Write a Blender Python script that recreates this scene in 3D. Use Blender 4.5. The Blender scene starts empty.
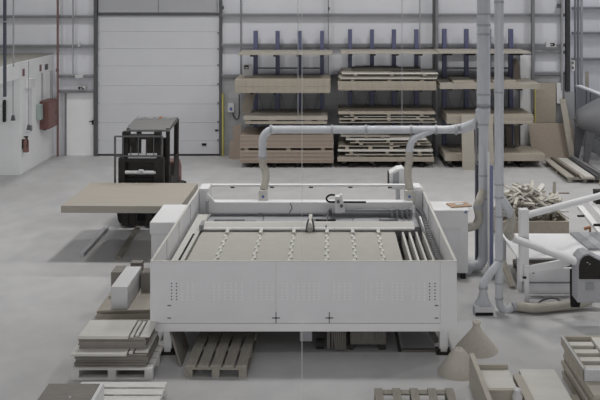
import bpy, math, random
from mathutils import Matrix, Vector
random.seed(7)
F, CX, HY, H = 833.333, 330.0, -10.0, 5.0
S = bpy.context.scene
COL = S.collection
PI = math.pi

# ---------------------------------------------------------------- helpers
def lin(c):
    c /= 255.0
    return c / 12.92 if c <= 0.04045 else ((c + 0.055) / 1.055) ** 2.4
K = 1.5
def PX(x, d): return (x - CX) * d / F          # photograph column -> X at distance d
def PZ(y, d): return H - (y - HY) * d / F      # photograph row -> Z at distance d
def PD(y, z=0.0): return F * (H - z) / (y - HY)

MATS = {}
def mat(name, rgb, rough=0.6, var=0.05, scale=6.0, metal=0.0, stretch=(1, 1, 1), bump=0.0, k=K):
    if name in MATS: return MATS[name]
    m = bpy.data.materials.new(name); m.use_nodes = True
    nt = m.node_tree; b = nt.nodes['Principled BSDF']
    c = [min(0.9, lin(v) * k) for v in rgb]
    tc = nt.nodes.new('ShaderNodeTexCoord'); mp = nt.nodes.new('ShaderNodeMapping')
    mp.inputs['Scale'].default_value = stretch
    n = nt.nodes.new('ShaderNodeTexNoise'); n.inputs['Scale'].default_value = scale
    n.inputs['Detail'].default_value = 5
    r = nt.nodes.new('ShaderNodeValToRGB')
    r.color_ramp.elements[0].position = 0.3; r.color_ramp.elements[1].position = 0.7
    r.color_ramp.elements[0].color = [v * (1 - var) for v in c] + [1]
    r.color_ramp.elements[1].color = [min(0.95, v * (1 + var)) for v in c] + [1]
    L = nt.links.new
    L(tc.outputs['Object'], mp.inputs['Vector']); L(mp.outputs['Vector'], n.inputs['Vector'])
    L(n.outputs['Fac'], r.inputs['Fac']); L(r.outputs['Color'], b.inputs['Base Color'])
    if max(rgb) < 60: b.inputs['Specular IOR Level'].default_value = .15
    b.inputs['Roughness'].default_value = rough; b.inputs['Metallic'].default_value = metal
    if bump:
        bp = nt.nodes.new('ShaderNodeBump'); bp.inputs['Strength'].default_value = bump
        L(n.outputs['Fac'], bp.inputs['Height']); L(bp.outputs['Normal'], b.inputs['Normal'])
    MATS[name] = m
    return m

def floor_mat():
    m = bpy.data.materials.new('polished_concrete'); m.use_nodes = True
    nt = m.node_tree; b = nt.nodes['Principled BSDF']; L = nt.links.new
    tc = nt.nodes.new('ShaderNodeTexCoord')
    def noise(sc, det, st=(1, 1, 1)):
        mp = nt.nodes.new('ShaderNodeMapping'); mp.inputs['Scale'].default_value = st
        n = nt.nodes.new('ShaderNodeTexNoise'); n.inputs['Scale'].default_value = sc; n.inputs['Detail'].default_value = det
        L(tc.outputs['Object'], mp.inputs['Vector']); L(mp.outputs['Vector'], n.inputs['Vector']); return n
    n1 = noise(0.45, 6); n2 = noise(2.2, 8, (1.1, .9, 1)); n3 = noise(40, 3)
    r = nt.nodes.new('ShaderNodeValToRGB')
    e = r.color_ramp.elements
    e[0].position = .32; e[1].position = .68
    e[0].color = (.50, .495, .495, 1); e[1].color = (.575, .575, .58, 1)
    r2 = nt.nodes.new('ShaderNodeValToRGB'); e = r2.color_ramp.elements
    e[0].position = .3; e[1].position = .62
    e[0].color = (.90, .90, .91, 1); e[1].color = (1, 1, 1, 1)
    r3 = nt.nodes.new('ShaderNodeValToRGB'); e = r3.color_ramp.elements
    e[0].color = (.95, .95, .95, 1); e[1].color = (1.0, 1.0, 1.0, 1)
    L(n1.outputs['Fac'], r.inputs['Fac']); L(n2.outputs['Fac'], r2.inputs['Fac']); L(n3.outputs['Fac'], r3.inputs['Fac'])
    m1 = nt.nodes.new('ShaderNodeMixRGB'); m1.blend_type = 'MULTIPLY'; m1.inputs[0].default_value = 1
    m2 = nt.nodes.new('ShaderNodeMixRGB'); m2.blend_type = 'MULTIPLY'; m2.inputs[0].default_value = 1
    L(r.outputs['Color'], m1.inputs[1]); L(r2.outputs['Color'], m1.inputs[2])
    L(m1.outputs['Color'], m2.inputs[1]); L(r3.outputs['Color'], m2.inputs[2])
    L(m2.outputs['Color'], b.inputs['Base Color'])
    b.inputs['Roughness'].default_value = .5
    b.inputs['Specular IOR Level'].default_value = .3
    return m

def block_mat():
    m = bpy.data.materials.new('painted_blockwork'); m.use_nodes = True
    nt = m.node_tree; b = nt.nodes['Principled BSDF']; L = nt.links.new
    tc = nt.nodes.new('ShaderNodeTexCoord'); mp = nt.nodes.new('ShaderNodeMapping')
    mp.inputs['Rotation'].default_value = (PI / 2, 0, 0)
    br = nt.nodes.new('ShaderNodeTexBrick')
    br.inputs['Scale'].default_value = 1.0; br.inputs['Brick Width'].default_value = .44; br.inputs['Row Height'].default_value = .215
    br.inputs['Mortar Size'].default_value = .008
    br.inputs['Color1'].default_value = (.40, .405, .42, 1); br.inputs['Color2'].default_value = (.45, .455, .47, 1)
    br.inputs['Mortar'].default_value = (.36, .36, .36, 1)
    L(tc.outputs['Object'], mp.inputs['Vector']); L(mp.outputs['Vector'], br.inputs['Vector'])
    L(br.outputs['Color'], b.inputs['Base Color']); b.inputs['Roughness'].default_value = .85
    return m

WL = {}
class MB:
    def __init__(s, M=None):
        s.v = []; s.f = []; s.m = []; s.sm = []; s.M = M or Matrix()
    def add(s, vs, fs, m=0, smooth=False):
        o = len(s.v)
        s.v += [s.M @ Vector(p) for p in vs]
        for f in fs:
            s.f.append([i + o for i in f]); s.m.append(m); s.sm.append(smooth)
        return s
    def box(s, x0, x1, y0, y1, z0, z1, m=0):
        vs = [(x0, y0, z0), (x1, y0, z0), (x1, y1, z0), (x0, y1, z0), (x0, y0, z1), (x1, y0, z1), (x1, y1, z1), (x0, y1, z1)]
        return s.hexa(vs, m)
    def hexa(s, vs, m=0):
        return s.add(vs, [(3, 2, 1, 0), (4, 5, 6, 7), (0, 1, 5, 4), (1, 2, 6, 5), (2, 3, 7, 6), (3, 0, 4, 7)], m)
    def bar(s, p, q, w, h, m=0, up=(0, 0, 1)):
        p = Vector(p); q = Vector(q); d = (q - p).normalized(); u = Vector(up)
        if abs(d.dot(u)) > .99: u = Vector((0, 1, 0))
        a = d.cross(u).normalized(); u = a.cross(d)
        a *= w / 2; u *= h / 2
        return s.hexa([p - a - u, p + a - u, q + a - u, q - a - u, p - a + u, p + a + u, q + a + u, q - a + u], m)
    def poly(s, pts, axis, a0, a1, m=0):
        def P(u, v, a):
            return {'x': (a, u, v), 'y': (u, a, v), 'z': (u, v, a)}[axis]
        n = len(pts)
        vs = [P(u, v, a0) for u, v in pts] + [P(u, v, a1) for u, v in pts]
        fs = [tuple(range(n)), tuple(range(2 * n - 1, n - 1, -1))] + [(i, i + n, (i + 1) % n + n, (i + 1) % n) for i in range(n)]
        return s.add(vs, fs, m)
    def cyl(s, p, q, r, r2=None, n=20, m=0, cap=True):
        return s.tube([p, q], [r, r if r2 is None else r2], n, m, cap)
    def tube(s, pts, r, n=16, m=0, cap=True):
        pts = [Vector(p) for p in pts]
        if not isinstance(r, (list, tuple)): r = [r] * len(pts)
        vs = []; a = None
        for i, p in enumerate(pts):
            if i == 0: t = pts[1] - p
            elif i == len(pts) - 1: t = p - pts[i - 1]
            else: t = (pts[i + 1] - p).normalized() + (p - pts[i - 1]).normalized()
            t.normalize()
            if a is None:
                a = t.cross(Vector((0, 0, 1)))
                if a.length < .1: a = t.cross(Vector((0, 1, 0)))
            a = (a - t * a.dot(t)).normalized()
            b = t.cross(a)
            for k in range(n):
                w = 2 * PI * k / n
                vs.append(p + (a * math.cos(w) + b * math.sin(w)) * r[i])
        fs = []
        for i in range(len(pts) - 1):
            for k in range(n):
                fs.append((i * n + k, i * n + (k + 1) % n, (i + 1) * n + (k + 1) % n, (i + 1) * n + k))
        s.add(vs, fs, m, True)
        if cap:
            e = (len(pts) - 1) * n
            s.add(vs[:n], [tuple(range(n - 1, -1, -1))], m); s.add(vs[e:], [tuple(range(n))], m)
        return s
    def lathe(s, c, prof, n=36, m=0):
        vs = [(c[0] + r * math.cos(2 * PI * k / n), c[1] + r * math.sin(2 * PI * k / n), c[2] + z) for r, z in prof for k in range(n)]
        fs = [(i * n + k, i * n + (k + 1) % n, (i + 1) * n + (k + 1) % n, (i + 1) * n + k) for i in range(len(prof) - 1) for k in range(n)]
        return s.add(vs, fs, m, True)
    def build(s, name, mats, parent=None, bevel=0.0, origin=None):
        if not isinstance(mats, (list, tuple)): mats = [mats]
        if origin is None:
            if parent is not None: origin = WL[parent.name]
            else:
                xs = [p.x for p in s.v]; ys = [p.y for p in s.v]; zs = [p.z for p in s.v]
                origin = Vector(((min(xs) + max(xs)) / 2, (min(ys) + max(ys)) / 2, min(zs)))
        origin = Vector(origin)
        me = bpy.data.meshes.new(name)
        me.from_pydata([p - origin for p in s.v], [], s.f)
        for mm in mats: me.materials.append(mm)
        me.polygons.foreach_set('material_index', s.m); me.polygons.foreach_set('use_smooth', s.sm)
        me.validate(); me.update()
        o = bpy.data.objects.new(name, me); COL.objects.link(o)
        if parent is not None:
            o.parent = parent; o.location = origin - WL[parent.name]
        else: o.location = origin
        WL[o.name] = origin
        if bevel:
            md = o.modifiers.new('bevel', 'BEVEL'); md.width = bevel; md.segments = 2; md.limit_method = 'ANGLE'
            md.angle_limit = math.radians(50)
        return o

def tag(o, label, cat, group=None, kind=None):
    o['label'] = label; o['category'] = cat
    if group: o['group'] = group
    if kind: o['kind'] = kind
    return o
def empty(name, loc, label, cat, group=None):
    o = bpy.data.objects.new(name, None); COL.objects.link(o); o.location = loc
    o.empty_display_size = .1
    WL[o.name] = Vector(loc)
    return tag(o, label, cat, group)
def struct(o, label=None):
    o['kind'] = 'structure'
    if label: o['label'] = label
    return o
def lab(o, t): o['label'] = t; return o
def arc(c, r, a0, a1, n, ax='xz'):
    out = []
    for i in range(n + 1):
        a = math.radians(a0 + (a1 - a0) * i / n)
        u, v = r * math.cos(a), r * math.sin(a)
        out.append((c[0] + u, c[1], c[2] + v) if ax == 'xz' else (c[0] + u, c[1] + v, c[2]))
    return out
def smooth_path(P, n=6):
    P = [Vector(p) for p in P]; out = []
    Q = [2 * P[0] - P[1]] + P + [2 * P[-1] - P[-2]]
    for i in range(1, len(Q) - 2):
        for k in range(n):
            t = k / n; a, b, c, d = Q[i - 1:i + 3]
            out.append(.5 * ((2 * b) + (c - a) * t + (2 * a - 5 * b + 4 * c - d) * t * t + (3 * b - a - 3 * c + d) * t ** 3))
    out.append(P[-1]); return out

# ---------------------------------------------------------------- materials
FLOOR = floor_mat(); BLOCK = block_mat()
CLAD = mat('white_cladding', (142, 143, 147), .55, .02, 2, k=2.9)
CLAD_D = mat('grey_cladding', (132, 133, 137), .55, .02, 2, k=1.95)
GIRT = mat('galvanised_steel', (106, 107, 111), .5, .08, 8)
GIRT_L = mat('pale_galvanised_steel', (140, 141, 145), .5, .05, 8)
STEEL_D = mat('dark_steel', (72, 72, 75), .5, .1, 8)
DOORP = mat('white_sectional_door', (153, 154, 157), .5, .015, 1.5, k=2.05)
PLASTER = mat('white_plaster', (160, 161, 164), .8, .02, 3, k=2.5)
WHITE = mat('white_powder_coat', (158, 158, 159), .45, .015, 3, k=2.25)
WHITE2 = mat('grey_white_powder_coat', (148, 148, 150), .45, .02, 3, k=2.45)
CREAM = mat('cream_powder_coat', (160, 159, 155), .45, .02, 3, k=1.7)
GREYM = mat('mid_grey_metal', (120, 121, 124), .4, .05, 6)
TABLE = mat('beige_table_laminate', (146, 144, 138), .5, .03, 5)
BLACK = mat('black_rubber', (32, 31, 31), .6, .15, 20)
BLACKM = mat('black_painted_metal', (38, 37, 36), .5, .15, 10)
BLUE = mat('blue_painted_steel', (76, 79, 106), .5, .08, 6)
BLUE_D = mat('dark_blue_painted_steel', (58, 60, 72), .5, .08, 6)
RED = mat('faded_red_paint', (104, 74, 70), .5, .08, 8)
REDD = mat('dark_red_paint', (90, 62, 58), .5, .08, 8)
DUCT = mat('galvanised_duct', (138, 140, 144), .42, .07, 9, 0, (1, 1, .3), 0, 2.15)
HOSE = mat('beige_flexible_hose', (150, 146, 138), .6, .06, 14)
PLY = mat('pale_plywood', (145, 140, 131), .65, .06, 5, 0, (.4, 1.5, 4))
PLY2 = mat('beige_chipboard', (143, 136, 125), .7, .07, 14)
BIRCH = mat('pale_birch_board', (174, 172, 167), .6, .05, 4, 0, (.5, 2, 4))
MDF = mat('brown_mdf', (132, 120, 110), .7, .06, 10, 0, (1, 1, 6))
MDF2 = mat('pale_brown_mdf', (142, 131, 120), .7, .06, 10, 0, (1, 1, 6))
GREYB = mat('weathered_grey_board', (110, 106, 101), .7, .10, 7, 0, (1, 3, 8))
DARKB = mat('dark_brown_board', (84, 76, 70), .7, .10, 7, 0, (4, 4, 1))
SPACER = mat('pale_timber_block', (146, 138, 126), .7, .08, 10)
PALLET = mat('weathered_pallet_timber', (119, 115, 108), .8, .13, 9, 0, (4, .7, 2))
PALLETW = mat('whitened_pallet_timber', (160, 159, 157), .8, .08, 9, 0, (.7, 4, 2), k=2.2)
FELT = mat('beige_felt', (158, 153, 145), .9, .05, 25)
YELLOW = mat('yellow_paint', (160, 152, 88), .6, .05, 8)
PAPER = mat('white_paper', (168, 168, 169), .8, .02, 5, k=1.6)
BLUEL = mat('blue_label', (78, 92, 140), .5, .02, 5)
GREEN = mat('pale_green_enamel', (138, 150, 146), .5, .03, 5)
ORANGE = mat('amber_plastic', (150, 108, 74), .4, .05, 5)
TAN = mat('tan_cardboard', (146, 126, 108), .8, .06, 8)
PIPER = mat('brown_red_pipe', (104, 80, 76), .5, .05, 8)
GREYP = mat('grey_panel', (112, 113, 116), .5, .04, 4, k=2.2)
ALU = mat('brushed_aluminium', (166, 167, 170), .35, .05, 20, .2)
STONE = mat('grey_tank_paint', (100, 101, 104), .45, .06, 5)

# ---------------------------------------------------------------- setting
YB = 25.25
struct(MB().box(-13, 14, 2, 31, -.2, 0).build('floor', FLOOR, origin=(0, 0, 0)), 'pale polished concrete workshop floor')
XR = 7.08
struct(MB().box(-13, XR, YB, YB + .2, 0, 9).build('wall_back', CLAD), 'white insulated cladding of the back wall')
# block dado between roller door and right corner
struct(MB().box(PX(222, YB), XR, YB - .1, YB, 0, 2.42).build('wall_dado', BLOCK, origin=(0, 0, 0)), 'painted blockwork low on the back wall')
struct(MB().box(XR - .02, XR + .1, YB + .2, 29.7, 0, 9).build('wall_return', CLAD), 'short return wall at the right end')
struct(MB().box(XR, 14, 29.7, 29.9, 0, 9).build('wall_recess', CLAD), 'white cladding of the deeper right bay')
struct(MB().box(13.9, 14, 2, 29.7, 0, 9).build('wall_right', CLAD))
struct(MB().box(-13, -12.9, 2, YB, 0, 9).build('wall_left', CLAD))
# office block at the left
OX = -8.35
bm = MB().box(-12.9, OX, 22.5, YB, 0, 3.06).box(-12.9, OX, 19.5, 22.5, 2.62, 3.06)
struct(MB().box(-12.9, OX - .02, 19.5, YB, 3.06, 3.075).build('ceiling_office', mat('beige_roof_board', (128, 126, 119), .8, .04, 3)), 'beige flat roof of the office block')
struct(bm.build('wall_office', PLASTER, bevel=.01), 'white plastered office block with overhanging canopy')
# girts: back wall
def girt(x0, x1, y, d, n):
    zc = PZ(y, d)
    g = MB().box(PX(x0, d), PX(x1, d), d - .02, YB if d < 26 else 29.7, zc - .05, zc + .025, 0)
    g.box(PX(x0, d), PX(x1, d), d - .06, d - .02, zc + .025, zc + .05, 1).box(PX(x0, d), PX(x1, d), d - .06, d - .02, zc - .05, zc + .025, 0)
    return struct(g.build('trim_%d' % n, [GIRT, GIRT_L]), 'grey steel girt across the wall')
k = 1
d = YB - .12
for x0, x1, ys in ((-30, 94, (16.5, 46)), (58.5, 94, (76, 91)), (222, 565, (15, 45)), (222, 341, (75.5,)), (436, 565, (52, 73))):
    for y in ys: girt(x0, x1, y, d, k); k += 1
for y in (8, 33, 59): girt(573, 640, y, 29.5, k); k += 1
def vert(x0, x1, ytop, ybot, d, m, dep=.15, label=None):
    global k
    o = MB().box(PX(x0, d), PX(x1, d), d, d + dep, max(0, PZ(ybot, d)), PZ(ytop, d)).build('trim_%d' % k, m); k += 1
    return struct(o, label)
vert(93.6, 97, -60, 156, YB - .2, STEEL_D, .2, 'dark roller door jamb on the left')
vert(219, 221.6, -60, 156, YB - .2, STEEL_D, .2, 'dark roller door jamb on the right')
vert(221.8, 223.6, 94, 156, YB - .25, YELLOW, .1, 'yellow guard strip beside the roller door')
vert(240, 241.3, -60, 94, YB - .22, GIRT, .08, 'thin grey rail up the back wall')
vert(327.8, 328.8, -60, 80, YB - .22, GIRT, .08, 'thin grey rail up the back wall')
vert(419.5, 420.4, -60, 80, YB - .22, GIRT_L, .08, 'thin pale rail up the back wall')
vert(72, 73.2, -60, 76, YB - .22, GIRT_L, .05, 'thin pale rail up the back wall')
vert(433, 435, -60, 170, 24.95, STEEL_D, .15, 'dark steel column between the racks')
vert(435.4, 438.2, -60, 170, 24.9, GIRT, .2, 'grey steel column between the racks')
vert(532.2, 534.8, -60, 110, 24.9, GIRT, .2, 'grey steel column right of the racks')
vert(561.5, 563.2, -60, 90, 24.95, GIRT_L, .15, 'thin pale post near the right corner')
vert(566.6, 570.2, -60, 91.5, 24.8, mat('charcoal_steel', (56, 56, 58), .5, .08, 8), .2, 'black steel post at the right corner')
vert(565, 574.5, 92.2, 157, 24.8, GREYP, .2, 'grey plinth panel at the right corner')
vert(574.8, 576.2, -60, 150, 27.5, GIRT, .1, 'grey vertical pipe in the right bay')
vert(577.6, 579.5, -60, 150, 27.6, GIRT, .1, 'grey vertical pipe in the right bay')
vert(581, 583, -60, 150, 27.9, GIRT_L, .1, 'pale vertical pipe in the right bay')
vert(64.6, 66, 91.5, 156, YB - .12, GIRT, .12, 'grey frame of the side door')
# roller door
z1 = PZ(14.5, YB - .1)
d = YB - .1
b = MB(); xs0, xs1 = PX(97, d), PX(219, d)
rows = [156, 140.5, 122.5, 104, 85.5, 66, 48.5, 31.5, 15.6]
for a, c in zip(rows[:-1], rows[1:]):
    b.box(xs0, xs1, d, d + .08, max(.05, PZ(a, d)) + .002, PZ(c, d) - .002)
do = struct(b.build('door_1', DOORP), 'white sectional roller door closed')
MB().box(xs0, xs1, d - .01, d + .08, 0, .05).build('bottom_seal', BLACK, do)
MB().box(PX(202, d), PX(206.5, d), d - .03, d, PZ(145.5, d), PZ(143.3, d)).build('handle', BLACKM, do)
MB().box(PX(215, d), PX(218.5, d), d - .03, d, PZ(131, d), PZ(129.5, d)).build('latch', BLACKM, do)
for yy in (33, 49, 65, 84, 103, 122, 140):
    MB().box(PX(97, d), PX(99, d), d - .03, d, PZ(yy + .8, d), PZ(yy - .8, d)).build('hinge', GIRT_L, do)
    MB().box(PX(217.3, d), PX(218.8, d), d - .03, d, PZ(yy + .8, d), PZ(yy - .8, d)).build('hinge', GIRT, do)
w = MB().box(PX(98.5, d), PX(217, d), d - .02, d + .08, PZ(12.5, d), 7).build('window_1', CLAD_D)
struct(w, 'grey panel over the roller door')
MB().box(xs0, xs1, d - .05, d + .08, PZ(15.6, d), PZ(13.2, d)).build('window_sill', STEEL_D, w)
MB().box(PX(158.2, d), PX(159, d), d - .03, d - .02, PZ(12.5, d), 7).build('seam', GIRT, w)
# side door
d = YB - .06
do = struct(MB().box(PX(66, d), PX(93.4, d), d, d + .06, 0, PZ(92.5, d)).build('door_2', PLASTER), 'white side door left of the roller door')
MB().box(PX(66, d), PX(93.4, d), d - .02, d + .05, PZ(92.5, d), PZ(90.8, d)).build('door_frame', GIRT, do)
MB().box(PX(89.5, d), PX(94, d), d - .05, d - .03, PZ(121.8, d), PZ(121, d)).box(PX(92.2, d), PX(93.6, d), d - .04, d, PZ(124.5, d), PZ(120, d)).build('door_handle', BLACKM, do)
tag(MB().cyl((PX(57.2, 24.9), 24.95, 0.02), (PX(57.2, 24.9), 24.95, 6.5), .032).cyl((PX(55.6, 24.9), 24.95, PZ(70.5, 24.9)), (PX(58, 24.9), 24.95, PZ(70.5, 24.9)), .05).build('sprinkler_pipe', PIPER),
    'brown red vertical pipe at the end of the office block', 'pipe')
e = empty('exit_sign', (PX(80.5, 25), 25.05, PZ(90, 25)), 'small white exit sign with a black running figure above the side door', 'sign')
MB().box(PX(76.5, 25), PX(85, 25), 25.0, 25.15, PZ(90, 25), PZ(86, 25)).build('sign_panel', PAPER, e)
MB().box(PX(78.3, 25), PX(80.3, 25), 24.99, 25.0, PZ(89.5, 25), PZ(86.7, 25)).box(PX(80.7, 25), PX(82.5, 25), 24.99, 25.0, PZ(87.8, 25), PZ(86.6, 25)).box(PX(81.3, 25), PX(84.3, 25), 24.99, 25.0, PZ(89.5, 25), PZ(88.3, 25)).build('sign_figure', BLACKM, e)
tag(MB().box(PX(75.3, 25), PX(83.3, 25), 24.95, 25.13, PZ(78, 25), PZ(74.7, 25)).build('emergency_light', PAPER, bevel=.02), 'white emergency light on the girt above the side door', 'light')
tag(MB().box(PX(78.2, 25), PX(80, 25), 24.95, 25.13, PZ(46.6, 25), PZ(43.4, 25)).build('junction_box', PAPER), 'tiny white junction box on the upper girt by the left pipe', 'junction box')
e = empty('exit_sign', (PX(551, 25), 25.0, PZ(47, 25)), 'white direction sign with black arrow on the wall right of the racks', 'sign')
MB().box(PX(546, 25), PX(556, 25), 24.96, 25.1, PZ(47, 25), PZ(42, 25)).build('sign_panel', PAPER, e)
MB().box(PX(550, 25), PX(554, 25), 24.95, 24.96, PZ(46, 25), PZ(45, 25)).box(PX(550, 25), PX(554, 25), 24.95, 24.96, PZ(44, 25), PZ(43, 25)).poly([(PX(552.6, 25), PZ(46.2, 25)), (PX(552.6, 25), PZ(42.8, 25)), (PX(555.2, 25), PZ(44.5, 25))], 'y', 24.95, 24.96).build('sign_figure', BLACKM, e)
# left wall fittings
def leftbox(name, m, y0, y1, out, z0, z1, label, cat, group=None, bev=.008):
    return tag(MB().box(OX, OX + out, y0, y1, z0, z1).build(name, m, bevel=bev), label, cat, group)
e = empty('hose_cabinet', (OX + .15, 24.1, .99), 'faded red cabinet hung on the white office wall', 'cabinet')
MB().box(OX, OX + .25, 23.95, 24.62, .99, 1.80).build('body', REDD, e, .01)
MB().box(OX + .25, OX + .28, 23.96, 24.61, 1.0, 1.79).build('door', RED, e, .006)
MB().cyl((OX + .28, 24.52, 1.4), (OX + .30, 24.52, 1.4), .03).build('lock', STEEL_D, e)
MB().cyl((OX + .1, 24.1, .95), (OX + .1, 24.1, .99), .05).build('outlet', BLACKM, e)
leftbox('control_box', GREEN, 23.66, 23.88, .13, 1.30, 1.74, 'pale green control box beside the red cabinet', 'control box')
e = empty('cable_duct', (OX + .05, 23.2, 1.2), 'white cable trunking dropping down the office wall beside the green box', 'trunking')
MB().box(OX, OX + .07, 22.95, 23.15, 1.1, 2.45).build('trunking', WHITE2, e)
MB().box(OX, OX + .13, 22.85, 23.25, 2.3, 2.55).build('cap_box', WHITE, e)
MB().box(OX, OX + .09, 23.0, 23.12, 1.1, 1.25).build('socket', GIRT, e)
leftbox('conduit', GIRT_L, 24.1, 24.15, .04, 1.80, 2.6, 'thin grey conduit running up from the red cabinet', 'conduit')
leftbox('conduit', GIRT_L, 24.85, 24.92, .05, 1.3, 2.6, 'thin grey conduit at the far end of the office wall', 'conduit')
leftbox('warning_sign', RED, 22.62, 22.74, .02, 2.66, 2.85, 'small red sign nearest the corner of the canopy edge', 'sign', bev=0)
leftbox('warning_sign', RED, 23.95, 24.07, .02, 2.66, 2.85, 'small red sign in the middle of the canopy edge', 'sign', bev=0)
leftbox('notice_plate', STEEL_D, 24.4, 24.62, .02, 2.66, 2.82, 'small grey notice plate at far end of the canopy edge', 'sign', bev=0)
e = empty('fire_extinguisher', (OX + .1, 22.62, .62), 'red fire extinguisher hung at the corner of the office block', 'fire extinguisher')
MB().lathe((OX + .1, 22.62, .6), [(0, 0), (.07, 0), (.075, .02), (.07, .30), (.045, .35), (.02, .37), (.02, .40), (0, .40)], 20).build('cylinder', RED, e)
MB().box(OX + .05, OX + .15, 22.59, 22.65, 1.0, 1.03).build('handle', BLACKM, e)
MB().tube(smooth_path([(OX + .12, 22.6, 1.01), (OX + .16, 22.58, .92), (OX + .15, 22.55, .75)]), .012, 8).build('hose', BLACK, e)
MB().box(OX, OX + .04, 22.58, 22.66, .7, .95).build('bracket', BLACKM, e)
def pendant(x, ybot, d, label):
    X, z = PX(x, d), PZ(ybot, d)
    e = empty('pendant_switch', (X, d, z), label, 'pendant switch')
    MB().cyl((X, d, z + .14), (X, d, 2.62 if d < 22.5 else 3.06), .009, n=8).build('cable', GIRT, e)
    MB().poly([(X - .05, z), (X + .05, z), (X + .02, z + .14), (X - .02, z + .14)], 'y', d - .04, d + .04).build('switch_body', STEEL_D, e)
pendant(13, 120.5, 22.3, 'dark pendant switch hanging in front of the office front wall')
pendant(28.7, 130, 22.75, 'dark pendant switch hanging low beside the fire extinguisher')
e = empty('hanging_post', (PX(4.6, 20.5), 20.5, PZ(97, 20.5)), 'dark bluish vertical track hanging at the far left edge', 'track')
MB().box(PX(3, 20.5), PX(5.0, 20.5), 20.5, 20.6, PZ(97, 20.5), 6.5).build('track', BLUE_D, e)
MB().box(PX(3.4, 20.5), PX(6.6, 20.5), 20.46, 20.5, PZ(22, 20.5), PZ(21, 20.5)).build('bracket', GIRT_L, e)
e2 = tag(MB().box(PX(3, 22.45), PX(5.8, 22.45), 22.4, 22.5, PZ(122, 22.45), PZ(100, 22.45)).build('wall_panel_box', BLACKM, bevel=.02), 'narrow black box on the office front wall at the left edge', 'box')
tag(MB().cyl((PX(13.4, 21), 21, 3.07), (PX(13.4, 21), 21, 6.5), .02, n=10).build('drop_conduit', GIRT_L), 'pale thin conduit standing up from the office roof', 'conduit')
# wall fittings right of the roller door
e = empty('switch_box', (PX(231, 25), 25.05, PZ(112.5, 25)), 'white switch box with blue mark right of the roller door', 'switch box')
MB().box(PX(227.7, 25), PX(234, 25), 25.02, 25.15, PZ(112.5, 25), PZ(103.3, 25)).build('housing', PAPER, e, .01)
MB().box(PX(229.6, 25), PX(232.2, 25), 25.01, 25.02, PZ(110.6, 25), PZ(107.5, 25)).build('mark', BLUEL, e)
tag(MB().tube(smooth_path([(PX(232, 25), 25.1, PZ(113, 25)), (PX(234, 25), 25.1, PZ(118, 25)), (PX(237, 25), 25.1, PZ(119.5, 25)), (PX(238.6, 25), 25.1, PZ(115, 25)), (PX(238.8, 25), 25.1, PZ(95, 25))]), .018, 8).build('cable', STEEL_D), 'dark cable looping from the switch box to the wall rail', 'cable')
sw = empty('light_switch', (PX(572.8, 24.7), 24.8, PZ(70.5, 24.8)), 'white switch panel with two dark marks beside the black corner post', 'switch')
MB().box(PX(571.2, 24.75), PX(574.4, 24.75), 24.7, 24.8, PZ(70.5, 24.75), PZ(60.5, 24.75)).build('switch_plate', PAPER, sw)
for y in (62.5, 67.5): MB().box(PX(571.9, 24.7), PX(573.7, 24.7), 24.69, 24.7, PZ(y + 1.4, 24.7), PZ(y - .9, 24.7)).build('switch_mark', STEEL_D, sw)
tag(MB().cyl((PX(327.8, 25), 25.0, PZ(8.5, 25)), (PX(329.6, 25), 25.0, PZ(8.5, 25)), .05).build('wall_bracket', STEEL_D), 'small dark bracket high on the wall behind the middle rack', 'bracket')
tag(MB().box(PX(222, 25), PX(223.4, 25), 24.95, 25.1, PZ(9.5, 25), PZ(6, 25)).build('door_sensor', BLUE_D), 'small dark sensor high on the right door jamb', 'sensor')
tag(MB().box(PX(558.5, 25), PX(560.8, 25), 24.95, 25.2, PZ(8, 25), PZ(4, 25)).build('wall_sensor', STEEL_D), 'small dark sensor high on the wall right of the racks', 'sensor')
# ---------------------------------------------------------------- racks and boards
D0, D1 = 23.4, 24.8
R0 = D0 / F
def ZR(y): return H - (y - HY) * R0
def XF(x): return (x - CX) * R0
def copy_thing(o, loc, rz=None, label=None, group=None):
    c = o.copy(); COL.objects.link(c); c.location = loc
    if rz is not None: c.rotation_euler = (0, 0, rz)
    if label: c['label'] = label
    if group: c['group'] = group
    return c
def stack(x0, x1, z0, z1, y0, y1, n, m, label, group, name='board', jit=.006, rz=0):
    """n equal boards lying on one another"""
    t = (z1 - z0) / n
    ms = m if isinstance(m, list) else [m]
    protos = {}
    for i in range(n):
        mm = ms[i % len(ms)]
        loc = ((x0 + x1) / 2 + random.uniform(-jit, jit), (y0 + y1) / 2 + random.uniform(-jit, jit), z0 + i * t)
        a = rz + random.uniform(-.0015, .0015)
        if mm.name not in protos:
            w, dd = (x1 - x0) / 2, (y1 - y0) / 2
            o = MB().box(-w, w, -dd, dd, 0, t - .0012).build(name, mm, origin=(0, 0, 0))
            tag(o, label, 'board', group); protos[mm.name] = o
            o.location = loc; o.rotation_euler = (0, 0, a)
        else: copy_thing(protos[mm.name], loc, a)
def one(name, x0, x1, z0, z1, y0, y1, m, label, cat='board', group=None, rz=0, tilt=(0, 0), bevel=0):
    w, dd, hh = (x1 - x0) / 2, (y1 - y0) / 2, z1 - z0
    o = MB().box(-w, w, -dd, dd, 0, hh).build(name, m, origin=(0, 0, 0), bevel=bevel)
    o.location = ((x0 + x1) / 2, (y0 + y1) / 2, z0); o.rotation_euler = (tilt[0], tilt[1], rz)
    return tag(o, label, cat, group)

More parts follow.
